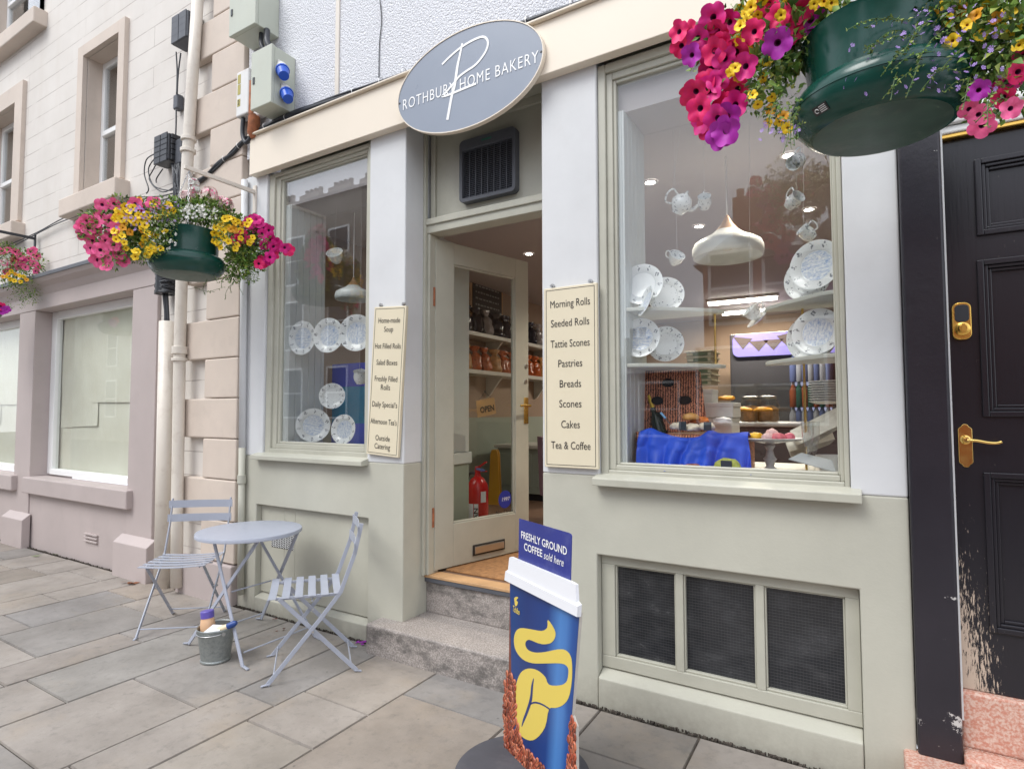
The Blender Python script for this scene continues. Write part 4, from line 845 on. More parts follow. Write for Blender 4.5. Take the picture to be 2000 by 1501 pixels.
# roasted beans printed round the foot, in low relief
mbn=[plain('bean_'+k,c,.38) for k,c in (('red',(.36,.075,.035)),('brown',(.22,.05,.025)),('tan',(.47,.14,.07)))]; rs=random.Random(2)
mb=MB(*mbn,M['ink']); cnt=0
def inside(p,poly):
    c=False; j=len(poly)-1
    for i in range(len(poly)):
        (xi,yi),(xj,yj)=poly[i],poly[j]
        if (yi>p[1])!=(yj>p[1]) and p[0]<(xj-xi)*(p[1]-yi)/(yj-yi)+xi: c=not c
        j=i
    return c
zl_b=sp((118,930))[1]; zr_b=sp((500,1195))[1]
P=[]
def bounds(): return (wL-.004,wR+.004,.02,.42)
tries=0
while tries<9000:
    tries+=1; p=(rs.uniform(wL-.002,wR+.004),rs.uniform(.022,.62))
    if not inside(p,brd) or p[1]>(zl_b if p[0]<(TL[0]+TR[0])/2 else zr_b): continue
    shrunk=[(TL[0]+.004,TL[1]),(BL[0]+.012,.19),(BL[0]+.06,.115),(BR[0]-.05,.10),(BR[0]-.008,.12),(TR[0],TR[1])]
    if inside(p,shrunk) : continue
    if any((p[0]-q[0])**2+(p[1]-q[1])**2<.0155**2 for q in P): continue
    P.append(p)
for p in P:
    a=rs.uniform(.6,2.4); T=SF@Matrix.Translation((p[0],p[1],.0015+rs.uniform(0,.001)))@Matrix.Rotation(a,4,'Z'); k=rs.randrange(3); l,w=.0165,.0105
    ring=[(l*math.cos(2*math.pi*i/12),w*math.sin(2*math.pi*i/12)) for i in range(12)]
    base=[mb.bm.verts.new(T@Vector((x,y,0))) for x,y in ring]; mid=[mb.bm.verts.new(T@Vector((x*.7,y*.7,.004))) for x,y in ring]
    for i in range(12): mb.bm.faces.new((base[i],base[(i+1)%12],mid[(i+1)%12],mid[i])).material_index=k
    mb.bm.faces.new(mid).material_index=k
    mb.box(-l*.62,l*.62,-.0011,.0011,.0041,.0046,3,T)
mb.build('roasted_beans',CS,smooth=True)
T=Matrix.Translation(Pa+sr*.165+sn*.01); MB(paint('dark_rubber',(.075,.073,.085),.75,.15,7,.2,50,.2,(.2,.19,.18),12)).lathe([(0,0),(.262,0),(.265,.004),(.263,.018),(.20,.034),(0,.040)],T,64).build('base',CS,smooth=True)
# fallen leaves and petals
def litter(label,cat,name,mat,px,py,n,s,seed):
    rs=random.Random(seed); mb=MB(mat); c=on_z(px,py,.003)
    for k in range(n):
        a=rs.uniform(0,6.28); o_=Vector((rs.uniform(-1,1)*s*.6,rs.uniform(-.5,.5)*s*.6,rs.uniform(.002,.014))); l=s*rs.uniform(.6,1); w=l*.42
        d=Vector((math.cos(a),math.sin(a),rs.uniform(-.1,.25))); q=Vector((-math.sin(a),math.cos(a),rs.uniform(.1,.5)))
        p=c+o_; pts=[p-d*l/2,p+q*w/2*.8,p+d*l/2,p-q*w/2]
        mb.poly([pts[0],pts[1],pts[2]]); mb.poly([pts[0],pts[2],pts[3]])
    return tag(mb.build(name),label,cat)
litter('dry brown leaf at the wall foot left of the left chair','leaf','dry_leaf',plain('dry_leaf',(.20,.07,.025),.7),255,1138,5,.10,1)
litter('fallen purple petunia bloom beside the step','petal','fallen_bloom',plain('fallen_purple',(.25,.02,.30),.6),705,1255,6,.045,2)
litter('fallen green leaf by the wall under the papered window','leaf','green_leaf',plain('fallen_green',(.10,.16,.03),.6),72,1086,1,.11,3)
litter('darker fallen leaf by the wall, right of the green leaf','leaf','dark_leaf',plain('fallen_dark',(.07,.09,.03),.6),103,1084,1,.08,5)
for i,(px,py,lb) in enumerate(((556,1231,'crumpled leaf scrap between the table legs and panel'),(538,1209,'small brown leaf scrap close to the recessed panel'),(540,1232,'reddish leaf scrap on the paving behind the right chair'))): litter(lb,'leaf','leaf_scrap',plain('scrap%d'%i,(.08+.05*i,.035,.02),.8),px,py,3,.03,7+i)
# ================================================================== HANGING BASKETS
GL=[paint('leaf_'+k,c,.45,.25,30,0,spec=.4) for k,c in (('mid',(.105,.21,.035)),('light',(.21,.34,.065)),('dark',(.045,.105,.022)),('olive',(.15,.19,.05)),('yellowish',(.29,.34,.07)))]
def petal(name,c,c2=None):
    m,n,b,o=newmat(name); co=coords(n); f=noise(n,co,3,4); n.links.new(mixc(n,ramp(n,f,.3,.7),c,c2 or tuple(x*.72 for x in c)),b.inputs['Base Color']); b.inputs['Roughness'].default_value=.55; b.inputs['Subsurface Weight'].default_value=.0; return m
PM={k:petal('petal_'+k,*c) for k,c in dict(crimson=((.86,.012,.13),(.72,.008,.16)),magenta=((.76,.012,.22),(.62,.010,.24)),violet=((.50,.025,.44),(.40,.016,.38)),pink=((.96,.17,.38),(.90,.10,.30)),yellow=((.92,.66,.015),(.90,.54,.010)),amber=((.78,.36,.015),(.70,.30,.01)),lilac=((.40,.28,.62),(.34,.2,.55)),white=((.80,.79,.74),(.74,.74,.68)),blush=((.80,.50,.50),(.78,.62,.60))).items()}
TH=plain('petunia_throat',(.09,.002,.05),.6); THY=plain('calibrachoa_throat',(.42,.17,.004),.6); CAL=plain('calyx',(.13,.20,.05),.6)
def bloom_mesh(name,mp,mt,seed,lobes=5):
    rs=random.Random(seed); bm=bmesh.new(); seg=lobes*6; ph=rs.uniform(0,6)
    prof=[(.07,-.62),(.13,-.34),(.22,-.12),(.60,.02),(1.0,.05)]; rings=[]
    for i,(r,z) in enumerate(prof):
        row=[]
        for k in range(seg):
            a=2*math.pi*k/seg; lob=abs(math.cos(lobes*a/2)); rr=r*(1-(.20*(1-lob**.6) if i==4 else .05*(1-lob) if i==3 else 0)); zz=z
            if i>=3: zz+=(.10 if i==4 else .03)*math.sin(lobes*a+ph)+(.12 if i==4 else .0)*math.sin(2*a+ph*2)+rs.uniform(-.05,.05)*(i==4)
            row.append(bm.verts.new((rr*math.cos(a),rr*math.sin(a),zz)))
        rings.append(row)
    for i in range(4):
        for k in range(seg):
            f=bm.faces.new((rings[i][k],rings[i][(k+1)%seg],rings[i+1][(k+1)%seg],rings[i+1][k])); f.material_index=1 if i<=1 else 0
            if i==0: f.material_index=2 if False else 1
    c=bm.verts.new((0,0,-.66))
    for k in range(seg): bm.faces.new((c,rings[0][(k+1)%seg],rings[0][k])).material_index=1
    me=bpy.data.meshes.new(name); bm.to_mesh(me); bm.free()
    for x in (mp,mt,CAL): me.materials.append(x)
    me.polygons.foreach_set('use_smooth',[True]*len(me.polygons)); return me
BM={k:[bloom_mesh('petunia_bloom',PM[k],TH,s) for s in (1,2,3)] for k in ('crimson','magenta','violet','pink')}
BM['yellow']=[bloom_mesh('calibrachoa_bloom',PM['yellow'],THY,s) for s in (4,5)]; BM['amber']=[bloom_mesh('calibrachoa_bloom',PM['amber'],THY,6)]
def bloom(root,name,kind,P,nrm,r,rs):
    me=rs.choice(BM[kind]); o=bpy.data.objects.new(name,me); COL.objects.link(o)
    q=Vector(nrm).normalized().to_track_quat('Z','Y').to_matrix().to_4x4()@Matrix.Rotation(rs.uniform(0,6.28),4,'Z')
    w_=Matrix.Translation(P)@q@Matrix.Scale(r*rs.uniform(.85,1.12),4); o.parent=root; o.matrix_parent_inverse=wm(root).inverted(); o.matrix_basis=w_
    return o
def leaf(mb,P,d,l,w,mi,rs):
    d=Vector(d).normalized(); s_=d.orthogonal().normalized(); s_=Matrix.Rotation(rs.uniform(0,6.28),3,d)@s_; up=d.cross(s_)
    a=mb.bm.verts.new(P); c=mb.bm.verts.new(P+d*l-up*l*.18); x=mb.bm.verts.new(P+d*l*.45+s_*w*.5+up*l*.10); y=mb.bm.verts.new(P+d*l*.45-s_*w*.5+up*l*.10); m_=mb.bm.verts.new(P+d*l*.5)
    for q in ((a,x,m_),(x,c,m_),(a,m_,y),(m_,c,y)): f=mb.bm.faces.new(q); f.material_index=mi; f.smooth=True
def clump(mb,C,rad,n,l,rs,mats=(0,0,1,1,2,3,4),sq=(1,1,1),drop=.25):
    for i in range(n):
        while True:
            v=Vector((rs.uniform(-1,1),rs.uniform(-1,1),rs.uniform(-1,1)))
            if v.length<1: break
        P=C+Vector((v.x*rad*sq[0],v.y*rad*sq[1],v.z*rad*sq[2])); d=v+Vector((rs.uniform(-.6,.6),rs.uniform(-.6,.6),rs.uniform(-.4,.6)-drop))
        ll=l*rs.uniform(.6,1.25); leaf(mb,P,d,ll,ll*rs.uniform(.4,.62),rs.choice(mats),rs)
def trail(mb,pts,l,step,rs,mats,stem=.0012):
    P=spline(pts,8); 
    for i in range(len(P)-1):
        for k in range(max(1,int((P[i+1]-P[i]).length/step))):
            leaf(mb,P[i]+(P[i+1]-P[i])*rs.random(),Vector((rs.uniform(-1,1),rs.uniform(-1,1),rs.uniform(-1,.6))),l*rs.uniform(.6,1.3),l*.5,rs.choice(mats),rs)
    mb.tube(P,stem,4,2)
def tiny(mb,P,r,mi,rs,n=5):
    d=Vector((rs.uniform(-1,1),rs.uniform(-1.2,.2),rs.uniform(-.3,.9))).normalized(); a=d.orthogonal().normalized(); b_=d.cross(a)
    for k in range(n):
        t0=6.283*k/n+rs.uniform(-.1,.1); t1=t0+.85; mb.poly([P,P+(a*math.cos(t0)+b_*math.sin(t0))*r+d*r*.15,P+(a*math.cos(t1)+b_*math.sin(t1))*r+d*r*.15],mi)
def bowl(root,C,sc,mat):
    T=Matrix.Translation(C)@Matrix.Scale(sc,4)
    MB(M['green'],M['greenu']).lathe([(0,.0),(.150,.0),(.168,.004),(.186,.014),(.214,.048),(.224,.075),(.222,.098),(.208,.122),(.188,.132),(.176,.136),(.180,.20),(.190,.275),(.194,.285),(.189,.287),(.184,.278),(.172,.17),(0,.17)],T,72,0,[1,1]+[0]*14).build('bowl',root,smooth=True)
    MB(plain('compost',(.03,.02,.015),.95)).lathe([(0,.265),(.184,.265)],T,40).build('compost',root)
    MB(M['green']).lathe([(.200,.074),(.2262,.078),(.2262,.084),(.200,.088)],T,72).build('seam_bead',root,smooth=True)
def chain(root,pts,r=.0045):
    mb=MB(M['steel']); P=[Vector(p) for p in pts]
    for a,b_ in zip(P,P[1:]):
        n=max(2,int((b_-a).length/.02)); d=(b_-a).normalized(); s0=d.orthogonal().normalized(); s1=d.cross(s0)
        for k in range(n):
            c=a+(b_-a)*((k+.5)/n); s_=s0 if k%2 else s1; L_=(b_-a).length/n*.68
            mb.tube([c+d*L_*math.cos(x)+s_*.0055*math.sin(x) for x in [R(30*i) for i in range(13)]],.0016,5,cap=False)
    mb.build('chain',root,smooth='all')
def bracket(label,X,z,L_,mat,plate=.16):
    t=thing('basket_bracket',label,'bracket',(X,0,z),0,'hanging basket brackets')
    MB(mat).box(X-.016,X+.016,-.014,.0,z-plate,z+.05).build('wall_plate',t,bevel=.003)
    MB(mat).box(X-.011,X+.011,-L_,-.0142,z-.014,z+.014).build('arm',t,bevel=.003); return t
def basket(label,X,Y,zb,sc,armz):
    t=thing('hanging_basket',label,'hanging basket',(X,Y,zb),0,'hanging flower baskets'); bowl(t,Vector((X,Y,zb)),sc,None)
    for k in range(3):
        a=R(90+120*k); chain(t,[(X,Y,armz-.012),(X+.18*math.cos(a),Y+.18*math.sin(a),zb+.285)])
    return t
AT=at
def facing(C0,BY0):
    n_=(CP-C0); n_.z=0; n_.normalize()      # a plane through the basket, square to someone standing on the pavement
    return lambda px,py,Y: on(px,py,C0-n_*(Y-BY0),n_)
def fwd(P,d): return P+(CP-P).normalized()*d
def petunias(t,lst,Yc,r,rs,C,spread=.1,f=.14):
    for px,py,k in lst:
        P=fwd(AT(px,py,Yc),f+rs.uniform(-spread,spread)*.6); d=(P-C); d.z*=.5; d=d.normalized()*.5+(CP-P).normalized()*1.15+Vector((rs.uniform(-.4,.4),rs.uniform(-.4,.4),rs.uniform(-.35,.35)))
        bloom(t,'petunia',k,P,d,r*(.72 if px>1850 else 1),rs)
def calis(t,lst,Yc,r,rs,spread=.08,kind='yellow'):
    for px,py in lst:
        P=fwd(AT(px,py,Yc),.10+rs.uniform(-spread,spread)*.7); bloom(t,'calibrachoa',kind if rs.random()<.85 else 'amber',P,(CP-P).normalized()+Vector((rs.uniform(-.6,.6),rs.uniform(-.6,.6),rs.uniform(-.4,.7))),r,rs)
bracket('black iron basket bracket at the left edge of the photo',-7.68,3.31,.56,M['plast'],.28)
bracket('cream painted basket bracket on the left end of the bakery',-3.842,3.055,.535,M['pipe'])
# ---- near basket, right
rs=random.Random(31); BX,BY,BZ=.068,-.62,2.252; NBk=bracket('basket bracket above the black front door, hidden among flowers',BX,3.0,.66,M['plast'])
hb=basket('large near green hanging basket of crimson petunias at upper right',BX,BY,BZ,1.07,3.0); C=Vector((BX,BY,BZ+.3))
pet=[(1345,65,'crimson'),(1400,62,'crimson'),(1436,103,'crimson'),(1376,92,'magenta'),(1350,108,'violet'),(1472,62,'crimson'),(1520,32,'crimson'),(1582,38,'violet'),(1518,84,'violet'),(1552,62,'crimson'),(1402,158,'magenta'),(1385,176,'magenta'),(1412,203,'crimson'),(1366,212,'crimson'),(1420,228,'violet'),(1417,256,'violet'),(1386,248,'crimson'),(1392,34,'magenta'),(1424,44,'magenta'),(1500,10,'crimson'),(1500,58,'crimson'),(1390,130,'magenta'),(1440,175,'crimson'),(1368,240,'magenta'),(1358,180,'crimson'),(1455,130,'magenta'),(1330,90,'crimson'),(1325,62,'crimson'),(1362,75,'magenta'),(1415,115,'magenta'),(1395,100,'crimson'),(1450,85,'magenta'),(1350,190,'crimson'),(1400,232,'magenta'),(1435,205,'magenta'),(1378,160,'crimson'),(1405,265,'violet'),(1495,40,'crimson'),(1530,60,'crimson'),(1565,20,'crimson'),(1385,60,'crimson'),(1545,28,'magenta'),(1410,85,'crimson'),
 (1912,224,'pink'),(1893,214,'pink'),(1990,140,'crimson'),(1968,160,'magenta'),(1912,176,'violet'),(1975,212,'pink'),(1960,190,'crimson'),(1918,245,'pink'),(1998,110,'crimson')]
petunias(hb,pet,BY,.0425,rs,C,.10)
cal=[(1460,40),(1466,14),(1450,72),(1498,8),(1540,4),(1575,2),(1486,78),(1610,2),(1436,132),(1442,150),(1452,168),(1508,190),(1505,214),(1530,226),(1490,152),(1522,238),(1475,125),(1465,108),(1725,8),(1742,28),(1808,12),(1832,14),(1848,40),(1864,56),(1862,5),(1760,2),(1990,88),(1955,60),(1930,12),(1438,60),(1480,30),(1444,20),(1515,100),(1498,120),(1428,140),(1470,185),(1480,205),(1500,240),(1538,250),(1455,28),(1470,4),(1490,2),(1512,14),(1530,14),(1555,12),(1590,8),(1445,50),(1478,50),(1495,66),(1440,80),(1525,30),(1600,14),(1462,88),(1625,6),(1745,10),(1775,18),(1795,2),(1878,20),(1820,30),(1905,30),(1890,48),(1945,35),(1970,25),(1915,70),(1985,60),(1860,80),(1840,18)]
calis(hb,cal,BY-.02,.0185,rs,.10)
fo=MB(*GL)
def fpatch(lst,Yc,sp=.06,f=0,k=1.0,lk=1.0):
    for px,py,rad,n,l in lst:
        clump(fo,fwd(AT(px,py,Yc+rs.uniform(-sp,sp)),f),rad,int(n*k),l*lk,rs)
fpatch([(1400,80,.08,100,.020),(1440,60,.09,150,.026),(1490,60,.10,200,.028),(1540,75,.09,190,.034),(1560,95,.06,120,.042),(1450,140,.08,150,.022),(1480,170,.08,190,.020),(1500,140,.07,150,.030),(1410,190,.06,60,.018),(1530,200,.07,180,.016),(1540,240,.05,130,.012),(1385,120,.06,60,.02),(1600,5,.10,220,.030),(1680,-15,.11,240,.026),(1760,5,.11,320,.026),(1830,30,.12,420,.024),(1880,60,.12,420,.024),(1920,40,.13,450,.028),(1950,110,.11,330,.030),(1900,130,.10,300,.022),(1990,60,.12,320,.03),(1980,170,.08,170,.022),(1930,190,.06,120,.018),(1870,110,.09,260,.018),(1820,90,.08,180,.014)],BY-.02,.06,.03,1.05,1.15)
for px0,py0,px1,py1,l in ((1540,200,1545,290,.010),(1560,210,1552,285,.010),(1525,190,1500,258,.010),(1780,40,1690,55,.012),(1760,40,1652,60,.010),(1800,70,1690,100,.011),(1790,80,1720,150,.011),(1760,60,1700,95,.010),(1830,100,1740,140,.011),(1820,120,1725,190,.010),(1760,130,1740,195,.009),(1850,130,1800,175,.010),(1700,110,1690,95,.01),(1870,140,1815,150,.011),(1890,150,1880,215,.011),(1940,180,1930,250,.012),(1900,160,1845,180,.010),(1810,40,1760,110,.012),(1960,190,1905,240,.011),(1480,170,1455,200,.01),(1570,240,1560,270,.010),(1800,100,1770,190,.01),(1850,60,1790,120,.011),(1540,250,1530,300,.009),(1900,90,1835,140,.012)):
    a=at(px0,py0,BY-.20); b_=at(px1,py1,BY-.25); trail(fo,[a,(a+b_)/2+Vector((rs.uniform(-.01,.01),-.015,.01)),b_],l,.0045,rs,(0,1,3,3,4))
fo.build('foliage',hb,recalc=False)
ti=MB(PM['lilac'])
for k in range(170):
    px,py=(rs.uniform(1640,1960),rs.uniform(10,185)) if k>20 else (rs.uniform(1480,1560),rs.uniform(230,275))
    if px<1760 and py<rs.uniform(20,170): continue
    tiny(ti,at(px,py,BY-.215+rs.uniform(-.03,.05)),.0066,0,rs)
tag(ti.build('lobelia_flowers',hb,recalc=False),kind='stuff')
Pl=Vector((BX,BY,BZ)); ca=math.atan2(-.165,-.150); ro=Vector((math.cos(ca),math.sin(ca),0)); tg0=Vector((-math.sin(ca),math.cos(ca),0)); nv=(ro*.75+Vector((0,0,-.66))).normalized(); up_=(Vector((0,0,1))-nv*nv.z).normalized()
F=frame(Pl+ro*.2045*1.07+Vector((0,0,.036*1.07)),up_.cross(nv),up_); mb=MB(M['ink'],M['whitep']); mb.box(-.024,.024,-.013,.013,-.003,.0025,0,F)
for k in range(4): mb.box(-.002,.020,-.009+k*.0055,-.0070+k*.0055,.0026,.003,1,F)
mb.tube([F@Vector((-.012+.006*math.cos(a),.006*math.sin(a),.003)) for a in [R(30*i) for i in range(11)]],.0012,4,1); mb.build('maker_label',hb)
# ---- middle basket
rs=random.Random(12); BX,BY,BZ=-3.842,-.5,2.318; mbk=basket('green hanging basket of pink and yellow flowers between the two buildings',BX,BY,BZ,1.05,3.055); C=Vector((BX,BY,BZ+.3)); AT=facing(C,BY)
pet=[(x,y,'pink') for x,y in ((199,400),(222,398),(170,432),(164,458),(196,424),(212,430),(180,470),(196,488),(206,508),(231,494),(240,508),(158,442),(216,458),(226,444),(176,485),(207,516),(188,450),(172,446),(205,470),(238,420),(186,432),(222,478),(190,508),(230,432))]+[(x,y,'magenta') for x,y in ((486,436),(496,442),(506,434),(516,446),(500,428),(526,450),(494,428),(512,456),(535,482),(529,470),(545,482),(528,502),(524,508),(540,476),(516,478),(556,484))]+[(461,470,'crimson'),(492,467,'violet'),(563,488,'crimson'),(510,512,'crimson'),(506,515,'crimson'),(535,498,'crimson'),(300,398,'pink'),(285,410,'crimson'),(475,462,'crimson'),(264,398,'pink')]
petunias(mbk,pet,BY,.044,rs,C,.08)
ys=[]
while len(ys)<64:
    px,py=rs.uniform(218,352),rs.uniform(390,502)
    if ((px-284)/74)**2+((py-445)/60)**2<1 and not(px>330 and py>425): ys.append((px,py))
while len(ys)<100:
    px,py=rs.uniform(418,502),rs.uniform(422,500)
    if ((px-456)/44)**2+((py-455)/36)**2<1: ys.append((px,py))
for px,py in ys: P=fwd(AT(px,py,BY),.22+rs.uniform(-.05,.03)); bloom(mbk,'calibrachoa','yellow' if rs.random()<.9 else 'amber',P,(CP-P).normalized()+Vector((rs.uniform(-.5,.5),rs.uniform(-.5,.5),rs.uniform(-.2,.8))),.0235,rs)
fo=MB(*GL)
fpatch([(190,440,.08,110,.022),(205,490,.07,90,.020),(240,430,.10,230,.022),(280,420,.11,300,.022),(250,470,.10,280,.020),(290,470,.10,260,.018),(320,440,.08,220,.016),(275,495,.07,160,.015),(330,412,.09,220,.020),(380,415,.09,260,.022),(410,415,.09,240,.022),(440,430,.09,240,.022),(470,450,.10,280,.022),(480,485,.10,300,.024),(470,515,.09,260,.022),(505,475,.08,160,.020),(500,510,.07,140,.02),(535,488,.05,70,.018),(455,540,.05,130,.014),(465,500,.07,180,.02),(320,470,.05,120,.012),(335,440,.06,120,.013),(425,540,.04,50,.010),(350,408,.07,160,.02),(490,540,.05,80,.014)],BY-.0,.04,.06,1.7,1.25)
fpatch([(318,455,.06,130,.013),(330,430,.06,130,.014),(312,485,.05,90,.012),(340,415,.05,110,.016),(430,440,.05,90,.018),(440,470,.06,120,.018),(305,430,.07,160,.018),(300,465,.07,150,.017),(312,410,.06,130,.018),(285,490,.06,100,.016),(330,462,.045,90,.012)],BY,.02,.21,1.4,1.1)
fpatch([(190,430,.08,120,.026),(200,475,.07,110,.024),(235,405,.07,120,.024),(255,440,.09,200,.026),(240,480,.08,160,.024),(275,465,.08,160,.022),(220,505,.06,80,.02),(180,455,.06,80,.024),(460,440,.07,140,.024),(490,460,.08,160,.024),(475,495,.08,180,.024)],BY,.03,.10,1.3,1.15)
fpatch([(365,402,.075,260,.036),(400,405,.075,230,.034),(335,410,.06,150,.03),(430,410,.06,140,.03)],BY-.0,.05,0,.8,1)
for px0,py0,px1,py1 in ((460,545,452,572),(450,530,432,560),(470,540,475,575),(440,560,405,570),(405,545,400,575),(300,490,320,508),(322,470,310,490),(455,550,440,585),(420,570,380,560)):
    a=AT(px0,py0,BY-.12); b_=AT(px1,py1,BY-.14); trail(fo,[a,(a+b_)/2+Vector((0,-.02,-.01)),b_],.011,.006,rs,(0,3,2))
fo.build('foliage',mbk,recalc=False)
ti=MB(PM['lilac'],PM['white'])
for k in range(330):
    reg=rs.choice(((245,350,395,432,0),(300,345,420,490,1),(352,425,408,428,1),(225,300,405,450,0),(360,400,400,412,1)))
    tiny(ti,fwd(AT(rs.uniform(reg[0],reg[1]),rs.uniform(reg[2],reg[3]),BY),.24+rs.uniform(-.05,.03)),.0085,reg[4],rs)
tag(ti.build('lobelia_flowers',mbk,recalc=False),kind='stuff')
for px,py,r_,mt in ((365,382,.034,'blush'),(409,380,.052,'blush'),(432,392,.030,'blush'),(442,402,.052,'blush'),(379,358,.030,'white'),(382,370,.024,'white')):
    g=MB(PM[mt],PM['pink'],GL[1]); c=AT(px,py,BY-.02)
    for k in range(46):
        v=Vector((rs.gauss(0,1),rs.gauss(0,1),rs.gauss(.3,.8))).normalized(); P=c+v*r_*rs.uniform(.75,1); a=v.orthogonal().normalized(); b_=v.cross(a)
        for q in range(5): t0=6.283*q/5+k; g.poly([P,P+(a*math.cos(t0)+b_*math.sin(t0))*.016+v*.003,P+(a*math.cos(t0+1)+b_*math.sin(t0+1))*.016+v*.003],0 if rs.random()<.88 else 1)
    g.tube([c,c+Vector((rs.uniform(-.02,.02),.02,-.14))],.0025,5,2); g.build('geranium_head',mbk,recalc=False)
# ---- far left basket
rs=random.Random(8); BX,BY,BZ=-7.68,-.5,2.36; lb=basket('green hanging basket of pink flowers cut by the left edge',BX,BY,BZ,1.05,3.31); C=Vector((BX,BY,BZ+.3)); AT=facing(C,BY)
petunias(lb,[(x,y,'pink') for x,y in ((4,490),(16,488),(30,492),(40,500),(26,510),(60,492),(66,488),(72,500),(66,515),(50,522),(74,520),(20,522),(8,512),(56,505),(12,530),(-8,495),(-14,510),(70,530),(36,520)) ]+[(44,508,'magenta'),(40,512,'crimson'),(12,604,'violet'),(5,607,'violet'),(2,598,'crimson'),(30,504,'crimson')],BY,.040,rs,C,.12)
calis(lb,[(12,540),(20,545),(30,535),(38,538),(28,548),(46,540),(22,530),(52,546),(16,535),(6,540),(40,550),(-5,535),(-10,545)],BY-.16,.022,rs,.05)
fo=MB(*GL); fpatch([(10,510,.20,500,.028),(40,520,.20,520,.028),(60,510,.14,300,.026),(50,550,.16,400,.022),(55,575,.12,260,.018),(20,540,.14,300,.022),(-15,500,.2,350,.03),(30,590,.08,80,.014),(10,600,.06,40,.014)],BY-.08,.08)
fo.build('foliage',lb,recalc=False)
ti=MB(PM['white'])
for k in range(40): tiny(ti,AT(rs.uniform(0,20),rs.uniform(505,525),BY-.25),.011,0,rs)
tag(ti.build('alyssum_flowers',lb,recalc=False),kind='stuff')
# ================================================================== WINDOW DISPLAY
def china(name,kind):
    m,n,b,o=newmat(name); t=n.nodes.new('ShaderNodeTexCoord'); sp=n.nodes.new('ShaderNodeSeparateXYZ'); n.links.new(t.outputs['Object'],sp.inputs[0])
    x,y=sp.outputs[0],sp.outputs[1]; rho=math_(n,'SQRT',math_(n,'ADD',math_(n,'MULTIPLY',x,x),math_(n,'MULTIPLY',y,y))); c=(.85,.87,.87)
    nz=noise(n,t.outputs['Object'],9 if kind!='cup' else 45,3,.6)
    if kind=='cup':
        s_=ramp(n,noise(n,t.outputs['Object'],80,3,.6),.58,.62); c=mixc(n,math_(n,'MULTIPLY',s_,.7),c,(.16,.17,.21))
    else:
        an=math_(n,'FRACT',math_(n,'MULTIPLY',math_(n,'ADD',math_(n,'ARCTAN2',y,x),3.2),10/6.2832)); da=math_(n,'ABSOLUTE',math_(n,'SUBTRACT',an,.5))
        dr=math_(n,'ABSOLUTE',math_(n,'SUBTRACT',rho,.83)); d=math_(n,'ADD',math_(n,'MULTIPLY',da,.62),dr)
        motif=math_(n,'MULTIPLY',math_(n,'LESS_THAN',d,.135),ramp(n,nz,.47,.52))
        if kind=='floral':
            v=N_(n,'ShaderNodeTexVoronoi',Scale=4.2); n.links.new(t.outputs['Object'],v.inputs['Vector']); motif=math_(n,'MAXIMUM',motif,math_(n,'MULTIPLY',ramp(n,v.outputs['Distance'],.16,.20,(1,1,1),(0,0,0)),ramp(n,nz,.44,.5)))
        c=mixc(n,math_(n,'MULTIPLY',motif,.85),c,(.09,.10,.13))
        if kind=='scene':
            cen=math_(n,'LESS_THAN',rho,.60); l1=ramp(n,noise(n,coords(n,(2.2,7,1)),1.6,6,.7),.44,.6); l2=ramp(n,noise(n,t.outputs['Object'],14,5,.7),.5,.6)
            c=mixc(n,math_(n,'MULTIPLY',cen,math_(n,'MULTIPLY_ADD',l1,.55,math_(n,'MULTIPLY',l2,.35))),c,(.18,.31,.60))
        ring=math_(n,'MULTIPLY',math_(n,'LESS_THAN',math_(n,'ABSOLUTE',math_(n,'SUBTRACT',rho,.63)),.012),.35); c=mixc(n,ring,c,(.35,.40,.45))
    n.links.new(c,b.inputs['Base Color']) if not isinstance(c,tuple) else None; b.inputs['Roughness'].default_value=.18; b.inputs['Coat Weight'].default_value=.3; return m
CHM={k:china('china_'+k,k) for k in ('scene','floral','plainrim','cup')}
def plate_mesh(m): 
    me=MB(m).lathe([(0,-.06),(.55,-.06),(.62,-.05),(.70,.01),(.97,.09),(1.0,.10),(1.0,.115),(.96,.11),(.70,.035),(.64,-.015),(.60,-.03),(0,-.03)],None,56)
    bmesh.ops.recalc_face_normals(me.bm,faces=me.bm.faces); d=bpy.data.meshes.new('plate'); me.bm.to_mesh(d); me.bm.free(); d.materials.append(m); d.polygons.foreach_set('use_smooth',[True]*len(d.polygons)); d.set_sharp_from_angle(angle=R(60)); return d
PMS={k:plate_mesh(CHM[k]) for k in ('scene','floral','plainrim')}
def plate(label,kind,px,py,Y,r,nrm,spin=0,group='patterned plates in the shop windows'):
    o=bpy.data.objects.new('plate',PMS[kind]); COL.objects.link(o); q=Vector(nrm).normalized().to_track_quat('Z','Y').to_matrix().to_4x4()
    o.matrix_world=Matrix.Translation(at(px,py,Y))@q@Matrix.Rotation(spin,4,'Z')@Matrix.Scale(r,4); return tag(o,label,'plate',group)
plate('leftmost plate of the hanging row of three in the narrow window','scene',592,660,.10,.122,(.15,-1,.02),.2)
plate('middle plate of the hanging row of three in the narrow window','scene',643,655,.13,.122,(.25,-1,.03),.9)
plate('plate half behind the leaning menu board, right of the hanging row','scene',697,650,.16,.126,(.35,-1,.02),1.7)
plate('small flowered plate above the two lowest plates of the narrow window','floral',649,773,.24,.092,(.7,-.9,.1),.4)
plate('large plate with a blue landscape standing at the bottom of the narrow window','scene',612,830,.22,.122,(.75,-.85,.12),0)
plate('lower plate beside the menu board at the bottom of the narrow window','scene',672,838,.25,.105,(.15,-1,.12),2.1)
plate('big plate with a plain white centre on the upper left corner shelf','plainrim',1254,556,.17,.107,(.10,-1,.18),.3)
plate('blue scene plate tipped forward below the plain white one','scene',1263,588,.10,.078,(-.75,-.62,.32),.5)
